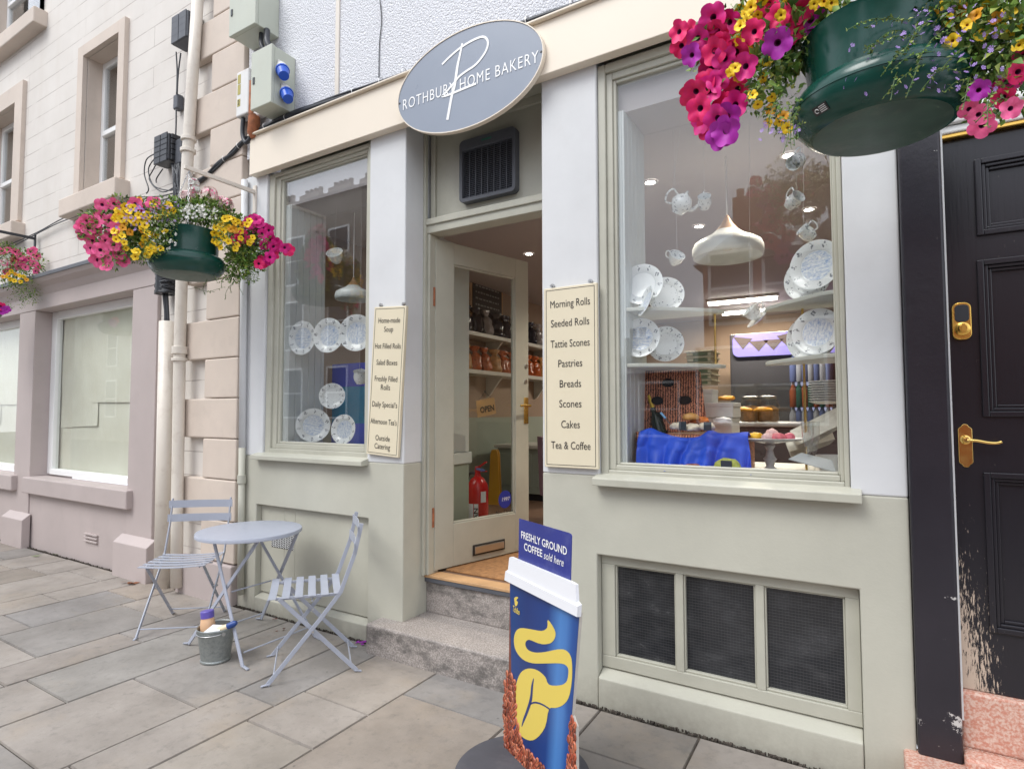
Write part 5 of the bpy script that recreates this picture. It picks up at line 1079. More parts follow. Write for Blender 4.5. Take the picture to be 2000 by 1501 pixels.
plate('small flowered plate behind, at the right of the upper left shelf','floral',1300,576,.30,.094,(.25,-1,.15),1.2)
plate('big blue street-scene plate on the lower left corner shelf','scene',1251,660,.17,.101,(.05,-1,.16),.1)
plate('small flowered plate behind, at the right of the lower left shelf','floral',1300,672,.30,.093,(.2,-1,.12),2.2)
plate('big plate with a blue sea view on the upper right shelf','scene',1594,518,.20,.112,(-.38,-1,.12),.3)
plate('flowered plate behind the sea-view plate on the upper right shelf','floral',1578,545,.30,.105,(-.35,-1,.1),1.0)
plate('big plate with a blue house front on the lower right shelf','scene',1596,648,.20,.104,(-.30,-1,.15),1.5)
plate('flowered plate behind the house-front plate on the lower right shelf','floral',1586,660,.30,.110,(-.30,-1,.1),.6)
# corner shelves
def shelf(label,poly,z,rod):
    t=thing('corner_shelf',label,'shelf',(poly[0][0],poly[0][1],z),0,'painted corner shelves in the right window')
    MB(M['shelfw']).prism(poly,.018,Matrix.Translation((0,0,z-.018))).build('board',t,bevel=.003)
    if rod: MB(M['brass']).tube([rod[0],rod[1]],.0055,10).build('rod',t,smooth=True)
zu,zl_=at(1203,603,.08).z,at(1203,711,.08).z
pl=[(-.987,.075),(-.93,.085),(-.83,.14),(-.70,.25),(-.60,.36),(-.585,.42),(-.987,.42)]
shelf('upper corner shelf at the left of the large window',pl,zu,((-.63,.39,zl_),(-.63,.39,zu-.018)))
shelf('lower corner shelf at the left of the large window',pl,zl_,((-.63,.39,1.62),(-.63,.39,zl_-.018)) if False else None)
pr_=[(-.086,.075),(-.086,.42),(-.40,.42),(-.385,.36),(-.30,.25),(-.19,.14),(-.13,.085)]
zu2,zl2=at(1628,566,.08).z,at(1630,689,.08).z
ra=at(1568,622,.40)
shelf('upper corner shelf at the right of the large window',pr_,zu2,((ra.x,.39,zl2),(ra.x,.39,zu2-.018)))
shelf('lower corner shelf at the right of the large window',pr_,zl2,((ra.x,.39,1.13),(ra.x,.39,zl2-.018)))
THR=plain('thread',(.6,.6,.6),.5)
def cup(name,label,cat,px,py,Y,kind,nrm,spin,s,top=2.93,thread=True):
    P=at(px,py,Y); t=thing(name,label,cat,P,0,'china hanging on threads in the shop windows')
    q=Matrix.Translation(P)@Vector(nrm).normalized().to_track_quat('Z','Y').to_matrix().to_4x4()@Matrix.Rotation(spin,4,'Z')@Matrix.Scale(s,4)
    pr={'cup':[(0,-.5),(.32,-.5),(.34,-.42),(.50,-.28),(.62,.0),(.70,.45),(.72,.5),(.68,.5),(.58,.0),(.45,-.25),(0,-.36)],
        'jug':[(0,-.6),(.42,-.6),(.44,-.5),(.58,-.2),(.60,.1),(.52,.45),(.58,.62),(.55,.62),(.48,.42),(.55,.1),(.5,-.3),(0,-.5)],
        'pot':[(0,-.62),(.36,-.62),(.38,-.52),(.62,-.2),(.66,.1),(.50,.42),(.34,.52),(.30,.56),(.10,.66),(.06,.72),(.11,.80),(0,.84)]}[kind]
    def tr(v): return q@Vector(v)
    b=MB(CHM['cup']); b.lathe(pr,q,36); o=b.build({'cup':'bowl','jug':'body','pot':'body'}[kind],t,smooth=True)
    h=MB(CHM['cup']); e={'cup':[(.60,0,.30),(.95,0,.32),(1.02,0,.0),(.80,0,-.26),(.50,0,-.22)],'jug':[(.52,0,.45),(.95,0,.50),(1.0,0,.05),(.80,0,-.28),(.56,0,-.25)],'pot':[(.45,0,.42),(.90,0,.62),(1.12,0,.25),(1.0,0,-.2),(.62,0,-.22)]}[kind]
    h.tube([tr(p) for p in spline(e,6)],.06*s,8); h.build('handle',t,smooth='all')
    if kind=='pot': sp_=MB(CHM['cup']); sp_.tube([tr(p) for p in spline([(-.58,0,-.18),(-.85,0,-.05),(-1.0,0,.25),(-1.18,0,.42)],6)],[.15*s-.0035*s*i for i in range(19)],10); sp_.build('spout',t,smooth='all')
    if thread: MB(THR).tube([tr((.0,0,.45)) if kind!='pot' else tr((.9,0,.5)),(P.x,P.y,top)],.0008,4).build('thread',t)
    return t
cup('hanging_teapot','patterned teapot hanging tipped to pour in the large window','teapot',1331,398,.42,'pot',(.55,-.25,.80),R(150),.085)
cup('hanging_jug','small patterned jug hanging to the right of the teapot','jug',1376,395,.42,'jug',(.15,-.75,.65),R(95),.058)
cup('hanging_cup','patterned teacup hanging low below the teapot','cup',1319,506,.42,'cup',(.55,-.55,.6),R(130),.060)
cup('hanging_cup','upturned white cup under the flowers at the top of the large window','cup',1556,314,.40,'jug',(-.35,-.75,-.50),R(60),.062)
cup('hanging_cup','patterned cup hanging in the middle height at the right of the large window','cup',1550,393,.40,'jug',(.55,-.5,.35),R(100),.060)
cup('hanging_cup','pale cup hanging above the upper right plates','cup',1577,456,.34,'jug',(-.5,-.4,.5),R(60),.055)
c=cup('hanging_cup','teacup with its saucer hanging before the strip lights','cup',1472,612,.48,'cup',(-.55,-.35,.62),R(80),.062)
q=Matrix.Translation(at(1481,624,.48))@Vector((-.55,-.35,.62)).normalized().to_track_quat('Z','Y').to_matrix().to_4x4()
MB(CHM['cup']).lathe([(0,-.004),(.03,-.004),(.062,.006),(.062,.009),(.03,0),(0,0)],q,32).build('saucer',c,smooth=True)
cup('hanging_cup','small white cup hanging high in the narrow window','cup',656,502,.30,'cup',(.3,-.6,.6),R(90),.085)
cup('hanging_cup','patterned cup hanging beside the menu board in the narrow window','cup',703,736,.30,'jug',(.2,-.3,.8),R(90),.075)
# pendant lamps
mlamp=paint('pale_lamp_enamel',(.80,.83,.81),.35,.03,5,.02,30); mwood=paint('lamp_wood',(.60,.34,.16),.5,.12,12,.05,60)
def pendant(label,P,s,zt):
    t=thing('pendant_lamp',label,'lamp',P,0,'pendant lamps in the windows'); T=Matrix.Translation(P)@Matrix.Scale(s,4)
    MB(mwood).lathe([(0,1.12),(.04,1.10),(.06,1.06),(.16,.86),(.33,.64)],T,40).build('wooden_cap',t,smooth='all')
    MB(mlamp).lathe([(.33,.64),(.50,.50),(.78,.36),(.94,.26),(1.0,.12),(1.0,-.02),(.97,-.16),(.955,-.16),(.98,-.02),(.97,.12),(.90,.24),(.48,.46),(.30,.60),(0,.60)],T,56).build('lamp_shade',t,smooth='all')
    MB(M['whitep']).tube([P+Vector((0,0,1.1*s)),Vector((P.x,P.y,zt))],.0035,8).build('cord',t,smooth=True)
    MB(plain('bulb',(.8,.8,.75),.4)).lathe([(0,.02),(.12,.06),(.16,.2),(.10,.36),(.08,.5),(0,.5)],T,20).build('bulb',t,smooth='all')
pendant('pendant lamp with a pale shade hanging in the large window',at(1421,492,.90),.20,2.93)
pendant('pendant lamp with a pale shade hanging in the narrow window',at(690,580,.44),.135,2.93)
# ---- hamper and food in the large window
ZB=1.131
m,n,b,o=newmat('brown_wicker'); t=n.nodes.new('ShaderNodeTexCoord'); w=N_(n,'ShaderNodeTexWave',Scale=24.0,Distortion=5.0); w.bands_direction='X'; n.links.new(t.outputs['Object'],w.inputs['Vector']); w.inputs['Detail'].default_value=3; w.inputs['Detail Scale'].default_value=6
nn=noise(n,coords(n,(70,70,26)),1,4,.7); f=math_(n,'ADD',math_(n,'MULTIPLY',w.outputs['Fac'],.6),math_(n,'MULTIPLY',nn,.5))
n.links.new(mixc(n,ramp(n,f,.35,.75),(.06,.014,.008),(.74,.30,.17)),b.inputs['Base Color']); b.inputs['Roughness'].default_value=.45; bump(n,b,f,.8,.006); mwk=m
hp=thing('wicker_hamper','open brown wicker hamper draped in blue cloth in the large window',' hamper'.strip(),at(1360,900,.3))
a0,a1,a2,a3=at(1241,728,.36),at(1363,726,.36),at(1377,842,.33),at(1256,846,.33)
lid=MB(mwk); T=None
for P_,Q_ in ((0,0),):
    f=[lid.bm.verts.new(p) for p in (a3,a2,a1,a0)]; g=[lid.bm.verts.new(p+Vector((0,.022,0))) for p in (a3,a2,a1,a0)]
    lid.bm.faces.new(f); lid.bm.faces.new(g[::-1])
    for i in range(4): lid.bm.faces.new((f[i],g[i],g[(i+1)%4],f[(i+1)%4]))
lo=lid.build('lid',hp,bevel=.008)
mb=MB(mwk)
for p,q in ((a0,a1),(a1,a2),(a3,a0)): mb.tube([p+(0,.01,0) if False else p+Vector((0,.01,0)),q+Vector((0,.01,0))],.011,8)
mb.build('lid_rim',hp,smooth='all')
mb=MB(plain('lid_hole',(.012,.010,.012),.9))
for px,py in ((1305,747),(1284,782),(1338,781),(1285,812)):
    c=at(px,py,.356-.03*(py-728)/114); mb.lathe([(0,.0),(.032,.0),(.032,.004)],Matrix.Translation(c)@Matrix.Rotation(R(90),4,'X')@Matrix.Scale(.7,4,Vector((0,1,0))),20)
mb.build('lid_holes',hp)
xa,xb=at(1254,900,.2).x,at(1466,905,.2).x; zt=at(1300,843,.2).z
mb=MB(mwk); mb.box(xa-.004,xb-.01,.165,.40,ZB,zt-.012); mb.build('basket_body',hp,bevel=.012)
mb=MB(mwk); mb.tube([(xa-.006,.16,ZB+.01),(xa-.006,.16,zt)],.008,8); 
for k in range(12): z=ZB+.008+k*(zt-ZB)/12; mb.tube([(xa-.010,.15,z),(xa-.010,.40,z)],.006,6)
mb.build('woven_side',hp,smooth='all')
# blue cloth
rs=random.Random(5); mcl=paint('blue_cloth',(.010,.072,.56),.55,.18,6,.12,60); bm=bmesh.new(); nx,nv=56,30; V=[]
from mathutils import noise as mnoise
prof=[(.36,zt-.03),(.26,zt-.02),(.17,zt+.004),(.145,zt-.012),(.138,zt-.06),(.130,(zt+ZB)/2),(.118,ZB+.03),(.10,ZB+.004)]
for j in range(nv+1):
    u=j/nv*(len(prof)-1); i=min(int(u),len(prof)-2); fr=u-i; row=[]
    y0=prof[i][0]*(1-fr)+prof[i+1][0]*fr; z0=prof[i][1]*(1-fr)+prof[i+1][1]*fr
    for k in range(nx+1):
        x=xa+.006+(xb-xa+.03*max(0,(u-3)/4)-.006)*k/nx; s_=k/nx; dn=max(0,(u-2)/5)
        fold=.034*math.sin(s_*17+1.5*dn+math.sin(s_*5)*1.5)*(.35+dn)+.024*math.sin(s_*31+dn*5)*dn+.012*mnoise.noise(Vector((x*9,j*.25,3)))
        dip=-.028*math.exp(-((s_-.47)/.22)**2)*(1-dn)+.024*math.exp(-((s_-.66)/.06)**2)*(1-dn)+.02*math.exp(-((s_-.10)/.07)**2)*(1-dn)
        z=max(ZB+.003,z0+dip+.007*mnoise.noise(Vector((x*12,j*.3,7)))); row.append(bm.verts.new((x,y0-abs(fold) if u>2.2 else y0,z)))
    V.append(row)
for j in range(nv):
    for k in range(nx): bm.faces.new((V[j][k],V[j][k+1],V[j+1][k+1],V[j+1][k]))
me=bpy.data.meshes.new('blue_cloth'); bm.to_mesh(me); bm.free(); me.materials.append(mcl); cl=link('blue_cloth',me,smooth='all'); x=cl.modifiers.new('thickness','SOLIDIFY'); x.thickness=.002; x=cl.modifiers.new('subdivision','SUBSURF'); x.levels=x.render_levels=1
tag(cl,'bright blue cloth draped over the wicker hamper','cloth')
def lump(name,label,cat,P,rx,ry,rz,mat,seed,rough=.12,rot=0,group=None,sub=3):
    bm=bmesh.new(); bmesh.ops.create_icosphere(bm,subdivisions=sub,radius=1)
    for v in bm.verts:
        q=v.co.copy(); k=1+rough*mnoise.noise(q*1.7+Vector((seed,0,0)))+rough*.5*mnoise.noise(q*4+Vector((0,seed,0))); v.co=Vector((q.x*rx,q.y*ry,(q.z if q.z>-.5 else -.5)*rz))*k
    me=bpy.data.meshes.new(name); bm.to_mesh(me); bm.free(); me.materials.append(mat); o=link(name,me,smooth='all'); o.location=P; o.rotation_euler=(0,0,rot); return tag(o,label,cat,group)
mbr=paint('bread_crust',(.52,.27,.08),.5,.35,18,.2,40); mor=paint('orange_crisps',(.60,.17,.03),.5,.4,40,.6,70); mpa=paint('pale_pastry',(.66,.58,.46),.5,.25,30,.3,60)
ndk=plain('dark_label',(.022,.035,.05),.45)
lump('bread_roll','golden bread roll on top of the hamper','bread',at(1349,815,.26),.040,.03,.024,mbr,1,rot=.4)
lump('orange_packet','packet of orange biscuits beside the bread roll','biscuits',at(1366,822,.30),.045,.03,.026,mor,2,.3)
for px,py,lb,s in ((1325,833,'pale wrapped pastry with a dark label at the left of the hamper',.0),(1352,836,'pale wrapped pastry in the middle of the hamper',None),(1380,834,'pale wrapped pastry with a dark label at the right of the hamper',.2)):
    P=at(px,py,.20); o=lump('pastry_packet',lb,'pastry',P,.040,.03,.024,mpa,px,.25,group='wrapped pastries in the hamper')
    if s is not None: q=at(px+(8 if s==0 else 2),py-2,.163); MB(ndk).box(q.x-.018,q.x+.018,q.y-.002,q.y,q.z-.022,q.z+.02,0).build('label',o,bevel=.001)
P=at(1272,786,.34); bt=thing('wine_bottle','dark bottle with a gold foil neck leaning in the hamper','bottle',P); D=Vector((.30,-.1,-.9)).normalized(); mbg=plain('bottle_glass',(.012,.02,.012),.12)
Pn=at(1268,772,.36); MB(plain('gold_foil',(.62,.42,.06),.35,.6)).tube([Pn,Pn+D*.07],[.0135,.016],14).build('foil',bt,smooth=True); MB(mbg).tube([Pn+D*.07,Pn+D*.10,Pn+D*.15,Pn+D*.28],[.0155,.018,.036,.038],20).build('glass_body',bt,smooth=True)
t=thing('butter_knife','knife with a pale blue handle stuck in the hamper','knife',at(1297,815,.24)); p,q=at(1291,806,.25),at(1311,830,.2); MB(plain('pale_blue',(.20,.42,.68),.4)).tube([p,p+(q-p)*.45],.006,8).build('handle',t,smooth=True); MB(M['steel']).bar(p+(q-p)*.45,q,.008,.002).build('blade',t)
mgb=paint('green_biscuit',(.42,.46,.10),.6,.45,60,.6,80); mrb=paint('brown_biscuit',(.36,.13,.07),.6,.4,50,.6,80)
P=at(1420,899,.088); P.z=ZB+.026; o=lump('biscuit_packet','packet of green biscuits with a dark label in front of the cloth','biscuits',P,.062,.022,.046,mgb,6,.12); q=at(1418,898,.062); MB(ndk).box(q.x-.024,q.x+.024,.064,.0665,ZB+.002,ZB+.062).build('label',o,bevel=.001)
P=at(1352,900,.088); P.z=ZB+.014; o=lump('biscuit_packet','flat packet of reddish biscuits with a dark label in front of the cloth','biscuits',P,.080,.022,.026,mrb,8,.15); MB(ndk).box(P.x-.02,P.x+.03,.063,.066,ZB+.012,ZB+.034).build('label',o,bevel=.001)
# cake stand
c=at(1503,857,.26); cs=thing('cake_stand','silvery footed cake stand of iced buns in the large window','cake stand',(c.x,.26,ZB)); zd=c.z
T=Matrix.Translation((c.x,.26,0)); mst=paint('silvery_glaze',(.50,.50,.51),.25,.1,20,.1,50)
MB(mst).lathe([(0,ZB),(.055,ZB),(.058,ZB+.006),(.03,ZB+.016),(.016,ZB+.03),(.022,ZB+.05),(.030,ZB+.062),(.020,ZB+.075),(.014,zd-.05),(.024,zd-.03),(.016,zd-.022),(.05,zd-.016),(.130,zd-.004),(.138,zd+.004),(.13,zd+.003),(.05,zd-.008),(0,zd-.008)],T,48).build('stand',cs,smooth=True)
MB(plain('doily',(.74,.75,.76),.7)).lathe([(0,zd+.0015),(.11,zd+.004),(.141,zd+.006),(.143,zd+.0045),(.11,zd+.002)],T,48).build('doily',cs)
mpk=paint('pink_icing',(.66,.16,.20),.5,.4,40,.3,60); mpw=paint('pink_white_icing',(.70,.46,.46),.5,.3,60,.3,70)
for i,(px,py,rx,rz,mt,lb) in enumerate(((1476,851,.034,.018,plain('yellow_icing',(.80,.46,.01),.4),'yellow iced bun at the left of the cake stand'),(1508,849,.030,.028,mpw,'pale pink bun in the middle of the cake stand, behind'),(1520,857,.030,.020,mpk,'deep pink bun at the front of the cake stand'),(1541,852,.026,.018,plain('rose_icing',(.72,.17,.24),.45),'rose pink bun at the right of the cake stand'),(1500,856,.026,.018,mpw,'pale pink bun at the front of the cake stand'))):
    P=at(px,py,.26+(.03 if i in (1,) else -.05 if i in (2,4) else 0)); P.z=zd+.012+(.008 if i==1 else 0); lump('iced_bun',lb,'cake',P,rx,rx,rz,mt,i,.18,group='iced buns on the cake stand')
# cake boxes, trays, packets
mcd=paint('white_card',(.66,.66,.64),.55,.04,4,.02,30)
def carton(label,px0,px1,py0,py1,Y,dp,seal=True):
    a,b_=at(px0,py0,Y),at(px1,py1,Y); t=tag(MB(mcd).box(a.x,b_.x,Y,Y+dp,b_.z,a.z-.022).build('cake_box',bevel=.003),label,'box','white cake boxes behind the hamper'); MB(mcd).box(a.x-.002,b_.x+.002,Y-.002,Y+dp+.002,a.z-.022,a.z).build('lid',t,bevel=.003)
carton('white cake box on top of the stack behind the hamper lid',1366,1392,760,786,.56,.14)
carton('wide white cake box in the middle of the stack behind the hamper',1371,1432,786,815,.50,.22)
carton('lowest white cake box, crumpled tissue against it',1378,1430,816,850,.50,.22)
lump('tissue_paper','crumpled white tissue against the lowest cake box','paper',at(1410,822,.46),.05,.02,.018,plain('tissue',(.78,.80,.82),.7),3,.5)
mtr=paint('cream_tray',(.52,.49,.36),.5,.08,8,.03,30); mgr=plain('green_band',(.10,.14,.07),.6)
for k in range(6):
    py=690+k*11.2; a,b_=at(1337+(k*1),py-6,1.0),at(1392,py+6,1.0); zc=at(1360,py,1.0).z; t=thing('plastic_tub','cream plastic tub, number %s from the top of the stack behind the hamper'%('one','two','three','four','five','six')[k],'tub',((a.x+b_.x)/2,1.1,zc-.018),0,'stacked plastic tubs behind the hamper'); t['label']=('topmost cream plastic tub of the stack behind the hamper','second cream tub from the top of the stack behind the hamper','third cream tub from the top of the stack behind the hamper','third cream tub from the bottom of the stack behind the hamper','second cream tub from the bottom of the stack behind the hamper','lowest cream plastic tub of the stack behind the hamper')[k]
    MB(mtr).box(a.x+.01,b_.x-.01,1.0,1.22,zc-.017,zc+.008).build('tub',t,bevel=.006); MB(mtr).box(a.x,b_.x,.99,1.23,zc+.0081,zc+.016).build('rim',t,bevel=.003); MB(mgr).box(a.x+.05,b_.x-.03,.9985,1.0,zc-.013,zc+.004).build('label',t)
# gold packets on the counter, glass, flutes, napkins
mgo=paint('golden_packet',(.62,.30,.03),.35,.45,25,.4,50)
for i,(px,py,w_) in enumerate(((1420,778,.055),(1452,800,.055),(1490,800,.055),(1432,804,.045))): P=at(px,py,1.35); lump('biscuit_packet',('golden biscuit packet leaning behind the cake boxes','golden biscuit packet low behind the cake boxes','golden biscuit packet under the brass shelf rod','small golden biscuit packet next to the boxes')[i],'biscuits',P,w_,.03,.02,mgo,i,.3)
mgl=glassmat('drinking_glass',(.97,.98,.98),2.0)
for i,px in enumerate((1579,1591)):
    P=Vector((at(px,905,.17+.1*i).x,.17+.1*i,ZB)); o=MB(mgl).lathe([(0,0),(.032,0),(.032,.002),(.004,.006),(.0035,.09),(.012,.105),(.022,.16),(.025,.235),(.0235,.235),(.0205,.16),(.008,.11),(0,.105)],Matrix.Translation(P),28).build('champagne_flute',smooth=True); tag(o,('nearer tall champagne flute at the right of the large window','farther tall champagne flute at the right of the large window')[i],'glass','champagne flutes in the large window')
mpp=paint('newsprint',(.50,.50,.45),.7,.2,30,.1,40)
for i,(x0,y0,x1,y1,w_) in enumerate(((1552,868,1632,820,.06),(1540,880,1615,852,.05))):
    a,b_=at(x0,y0,.42+.06*i),at(x1,y1,.42+.06*i); mb=MB(mpp); 
    for k in range(5): mb.bar(a+Vector((0,-.008*k,.008*k)),b_+Vector((.006*k,-.008*k,.006*k)),.10,.004,0,(0,-.7,.7))
    tag(mb.build('paper_bags'),('sheaf of pale paper bags leaning at the right of the large window','lower sheaf of pale paper bags behind the cake stand')[i],'paper bags')
t=MB(plain('pale_cloth',(.50,.54,.56),.6)).poly([at(1540,897,.10),at(1565,885,.2),at(1625,900,.2),at(1632,922,.08)]).build('window_cloth'); x=t.modifiers.new('thickness','SOLIDIFY'); x.thickness=.004; tag(t,'pale cloth lying in the right corner of the large window','cloth')
a=at(1605,868,.3); MB_=MB(mwh:=plain('white_crock',(.72,.73,.73),.3)); MB_.lathe([(0,0),(.05,0),(.065,.07),(.07,.08),(.064,.08),(.045,.01),(0,.01)],Matrix.Translation((at(1625,880,.38).x,.38,ZB)),30); tag(MB_.build('white_bowl',smooth=True),'white bowl at the right end of the large window','bowl')
mb=MB(mwh)
for k in range(9): mb.lathe([(0,0),(.06,0),(.095,.012),(.095,.015),(.05,.004),(0,.004)],Matrix.Translation((at(1620,800,.75).x,.75,1.45+k*.013)),30)
tag(mb.build('plate_pile',smooth=True),'pile of white plates standing behind the lower right shelf','plates')
# ---- inside the shop
mct=paint('counter_front',(.05,.055,.065),.3,.1,3,.03,20)
t=thing('serving_counter','dark glass-fronted serving counter inside the shop','counter',(-.4,2.2,.4)); MB(mct).box(-.95,.50,1.9,2.7,.4,1.30).build('body',t,bevel=.01); MB(M['steel']).box(-.95,.50,1.88,2.72,1.301,1.33).build('top',t,bevel=.004); MB(M['glassd']).box(-.93,.48,1.92,1.93,1.331,1.62).build('glass_screen',t)
mjar=glassmat('jar_glass',(.9,.9,.88),1.3); mbis=paint('jar_biscuits',(.30,.14,.04),.6,.5,30,.5,60)
for i,(px,py) in enumerate(((1452,742),(1488,742))):
    P=at(px,py+22,1.7); P.z=max(P.z,1.332); t=thing('biscuit_jar',('glass jar of ginger biscuits on the counter, left of two','glass jar of dark biscuits on the counter, right of two')[i],'jar',P,0,'biscuit jars on the counter'); T=Matrix.Translation((P.x,1.99,1.331)); MB(mjar).lathe([(0,0),(.065,0),(.078,.025),(.078,.13),(.055,.165),(.055,.175)],T,30).build('jar',t,smooth=True); MB(M['steel']).lathe([(0,.20),(.03,.198),(.059,.192),(.059,.172)],T,30).build('lid',t,smooth=True); MB(mbis).lathe([(0,.004),(.06,.004),(.072,.025),(.072,.10),(.04,.125),(0,.13)],T,24).build('biscuits',t,smooth=True)
# drinks fridge with lit header
YF=6.0; a,b_=at(1431,655,YF),at(1563,691,YF); t=thing('drinks_fridge','tall drinks fridge with a lit lilac header and bunting, at the back of the shop','fridge',((a.x+b_.x)/2,YF,.4))
mli=plain('lit_lilac',(.16,.14,.42),.4,emit=(.42,.36,.95),es=.33)
MB(plain('fridge_body',(.06,.06,.07),.4)).box(a.x-.05,b_.x+.9,YF+.03,YF+.7,.4,a.z+.02).build('cabinet',t,bevel=.02)
F=frame(((a.x+b_.x)/2,YF+.03,(a.z+b_.z)/2),X_,Z_); MB(mli).prism(rrect(b_.x-a.x+.9,a.z-b_.z,.08),.05,F@Matrix.Translation((.45,0,0))).build('header',t)
mb=MB(plain('bunting',(.09,.07,.07),.7)); W2=(b_.x-a.x)
for k,f in enumerate((.16,.40,.62,.82)):
    x=-W2/2+W2*f; yy=(a.z-b_.z)*(.30,.18,.20,.34)[k]; h_=(a.z-b_.z)*.48; mb.prism([(x-.13,yy+(.04 if k==0 else 0)),(x,yy-h_),(x+.13,yy+(.05 if k==3 else 0))],.004,F@Matrix.Translation((0,0,.0505)))
mb.build('bunting',t)
mbs=[plain('bottle_%d'%i,c,.25) for i,c in enumerate(((.10,.13,.28),(.25,.07,.03),(.28,.30,.36),(.03,.09,.07)))]
mblit=plain('lit_shelf',(.5,.5,.6),.5,emit=(.55,.58,.9),es=.35)
for r_,py in enumerate((745,795,842)):
    z=at(1590,py,5.98).z; x0,x1=at(1545,py,5.95).x,at(1625,py,5.95).x; MB(mblit).box(x0,x1,YF-.02,YF+.03,z-.05,z).build('shelf',t)
rs=random.Random(3); spec=[]
for r_,py in enumerate((745,795,842)):
    z=at(1590,py,5.98).z; x0,x1=at(1545,py,5.95).x,at(1625,py,5.95).x
    for k in range(7):
        x=x0+(x1-x0)*(k+.5)/7; o=MB(mbs[(k*2+r_)%4]).lathe([(0,0),(.045,0),(.05,.02),(.05,.22),(.02,.30),(.02,.35),(0,.35)],Matrix.Translation((x,YF-.06,z)),14).build('drink_bottle',smooth=True)
        tag(o,'bottle on the %s lit shelf of the drinks fridge'%('upper','middle','lower')[r_],'bottle','bottles in the drinks fridge, %s shelf'%('upper','middle','lower')[r_])
# strip lights and downlights (the shop's own lamps)
emt=plain('tube_light',(1,1,1),.5,emit=(1,.93,.80),es=9)
for i,(x0,x1,y) in enumerate(((-1.75,-.90,5.43),(-1.75,-.82,6.35))):
    t=thing('strip_light',('nearer ceiling strip light at the back of the shop','farther ceiling strip light at the back of the shop')[i],'light',((x0+x1)/2,y,2.93),0,'ceiling strip lights'); MB(M['whitep']).box(x0-.02,x1+.02,y-.05,y+.05,2.895,2.929).build('housing',t,bevel=.004); MB(emt).tube([(x0,y,2.872),(x1,y,2.872)],.022,12).build('tube',t,smooth=True)
    l=bpy.data.lights.new('strip_lamp','AREA'); l.shape='RECTANGLE'; l.size=x1-x0; l.size_y=.08; l.energy=26; l.color=(1,.90,.76); lo=bpy.data.objects.new('strip_lamp',l); COL.objects.link(lo); lo.location=((x0+x1)/2,y,2.845); adopt(lo,t)
emd=plain('downlight_glow',(1,1,1),.5,emit=(1,.96,.88),es=14)
for i,(px,py,lb) in enumerate(((1270,355,'recessed downlight beside the left lining of the large window'),(1365,441,'recessed downlight left of the pendant lamp in the large window'),(1580,408,'recessed downlight by the right-hand hanging cups'),(1540,302,'recessed downlight under the near flower basket'),(1033,495,'recessed downlight seen through the open door'))):
    P=on_z(px,py,2.93); t=thing('downlight',lb,'light',P,0,'recessed ceiling downlights'); T=Matrix.Translation((P.x,P.y,2.9285)); MB(emd).lathe([(0,-.004),(.032,-.004)],T,24).build('lens',t); MB(M['whitep']).lathe([(.032,-.003),(.034,-.007),(.048,-.004),(.048,.0)],T,24).build('bezel',t,smooth=True)
    l=bpy.data.lights.new('downlight_lamp','SPOT'); l.energy=(48 if i<4 else 6); l.spot_size=R(110); l.spot_blend=.6; l.color=(1,.9,.76); l.shadow_soft_size=.04; lo=bpy.data.objects.new('downlight_lamp',l); COL.objects.link(lo); lo.location=(P.x,P.y,2.915); adopt(lo,t)
# wall shelves seen through the door
def packet(name,label,cat,P,w,h,mat,seed,group):
    bm=bmesh.new(); nu,nv=10,14
    for sd in (1,-1):
        V=[]
        for j in range(nv+1):
            v=j/nv; pin=1-.62*math.exp(-((v-.78)/.09)**2); row=[]
            for i in range(nu+1):
                u=i/nu; t=.075*(max(0,math.sin(math.pi*u))**.55)*(1-.15*v)*pin*(min(1,v*7+.35)); 
                q=Vector((t*sd*.8+.02*mnoise.noise(Vector((u*5,v*5,seed*3+sd))) ,(u-.5)*w*pin*(1+.10*mnoise.noise(Vector((v*4,seed,0)))),v*h)); row.append(bm.verts.new(q))
            V.append(row)
        for j in range(nv):
            for i in range(nu): bm.faces.new((V[j][i],V[j][i+1],V[j+1][i+1],V[j+1][i]) if sd>0 else (V[j][i],V[j+1][i],V[j+1][i+1],V[j][i+1]))
    me=bpy.data.meshes.new(name); bm.to_mesh(me); bm.free(); me.materials.append(mat); o=link(name,me,smooth='all'); o.location=P; o.rotation_euler=(0,R(-8),R((seed*37)%30-15)); return tag(o,label,cat,group)
XW=-3.9
def wallshelf(label,px0,py0,px1,py1,mats,name,cat,glabel,n,h,w_):
    a,b_=on_x(px0,py0,-3.62),on_x(px1,py1,-3.62); z=(a.z+b_.z)/2; y0,y1=a.y-.35,6.6
    t=thing('wall_shelf',label,'shelf',(-3.75,(y0+y1)/2,z),0,'goods shelves on the shop wall'); MB(M['shelfw']).box(-3.899,-3.62,y0,y1,z-.045,z).build('board',t,bevel=.004)
    for yb in (y0+1.2,y0+2.4): 
        mb=MB(M['shelfw']); T=Matrix(((0,0,1,0),(1,0,0,0),(0,1,0,0),(0,0,0,1)))@Matrix.Translation((0,0,0)); mb.prism([(0,0),(.24,0),(.18,-.06),(.05,-.22),(0,-.25)],.03,Matrix(((1,0,0,-3.899),(0,0,1,yb),(0,1,0,z-.0455),(0,0,0,1)))); mb.build('bracket',t)
    rs=random.Random(n); y=y0+.15; k=0
    while y<y1-.2 and k<n:
        o=packet(name,glabel,cat,(-3.72,y,z),w_*.92,h*1.25,mats[k%len(mats)],k,glabel); y+=w_; k+=1
mdp=plain('dark_packet',(.03,.03,.045),.18); msp=plain('silver_packet',(.35,.33,.33),.15); morp=paint('orange_packet',(.45,.10,.02),.25,.4,30,.3,50); mred=paint('red_packet',(.40,.015,.015),.25,.4,20,.3,40)
wallshelf('upper goods shelf on the shop wall behind the open door',905,643,1005,662,[mdp,msp,mdp],'sweet_packet','sweets','dark shiny packets on the upper wall shelf',11,.24,.21)
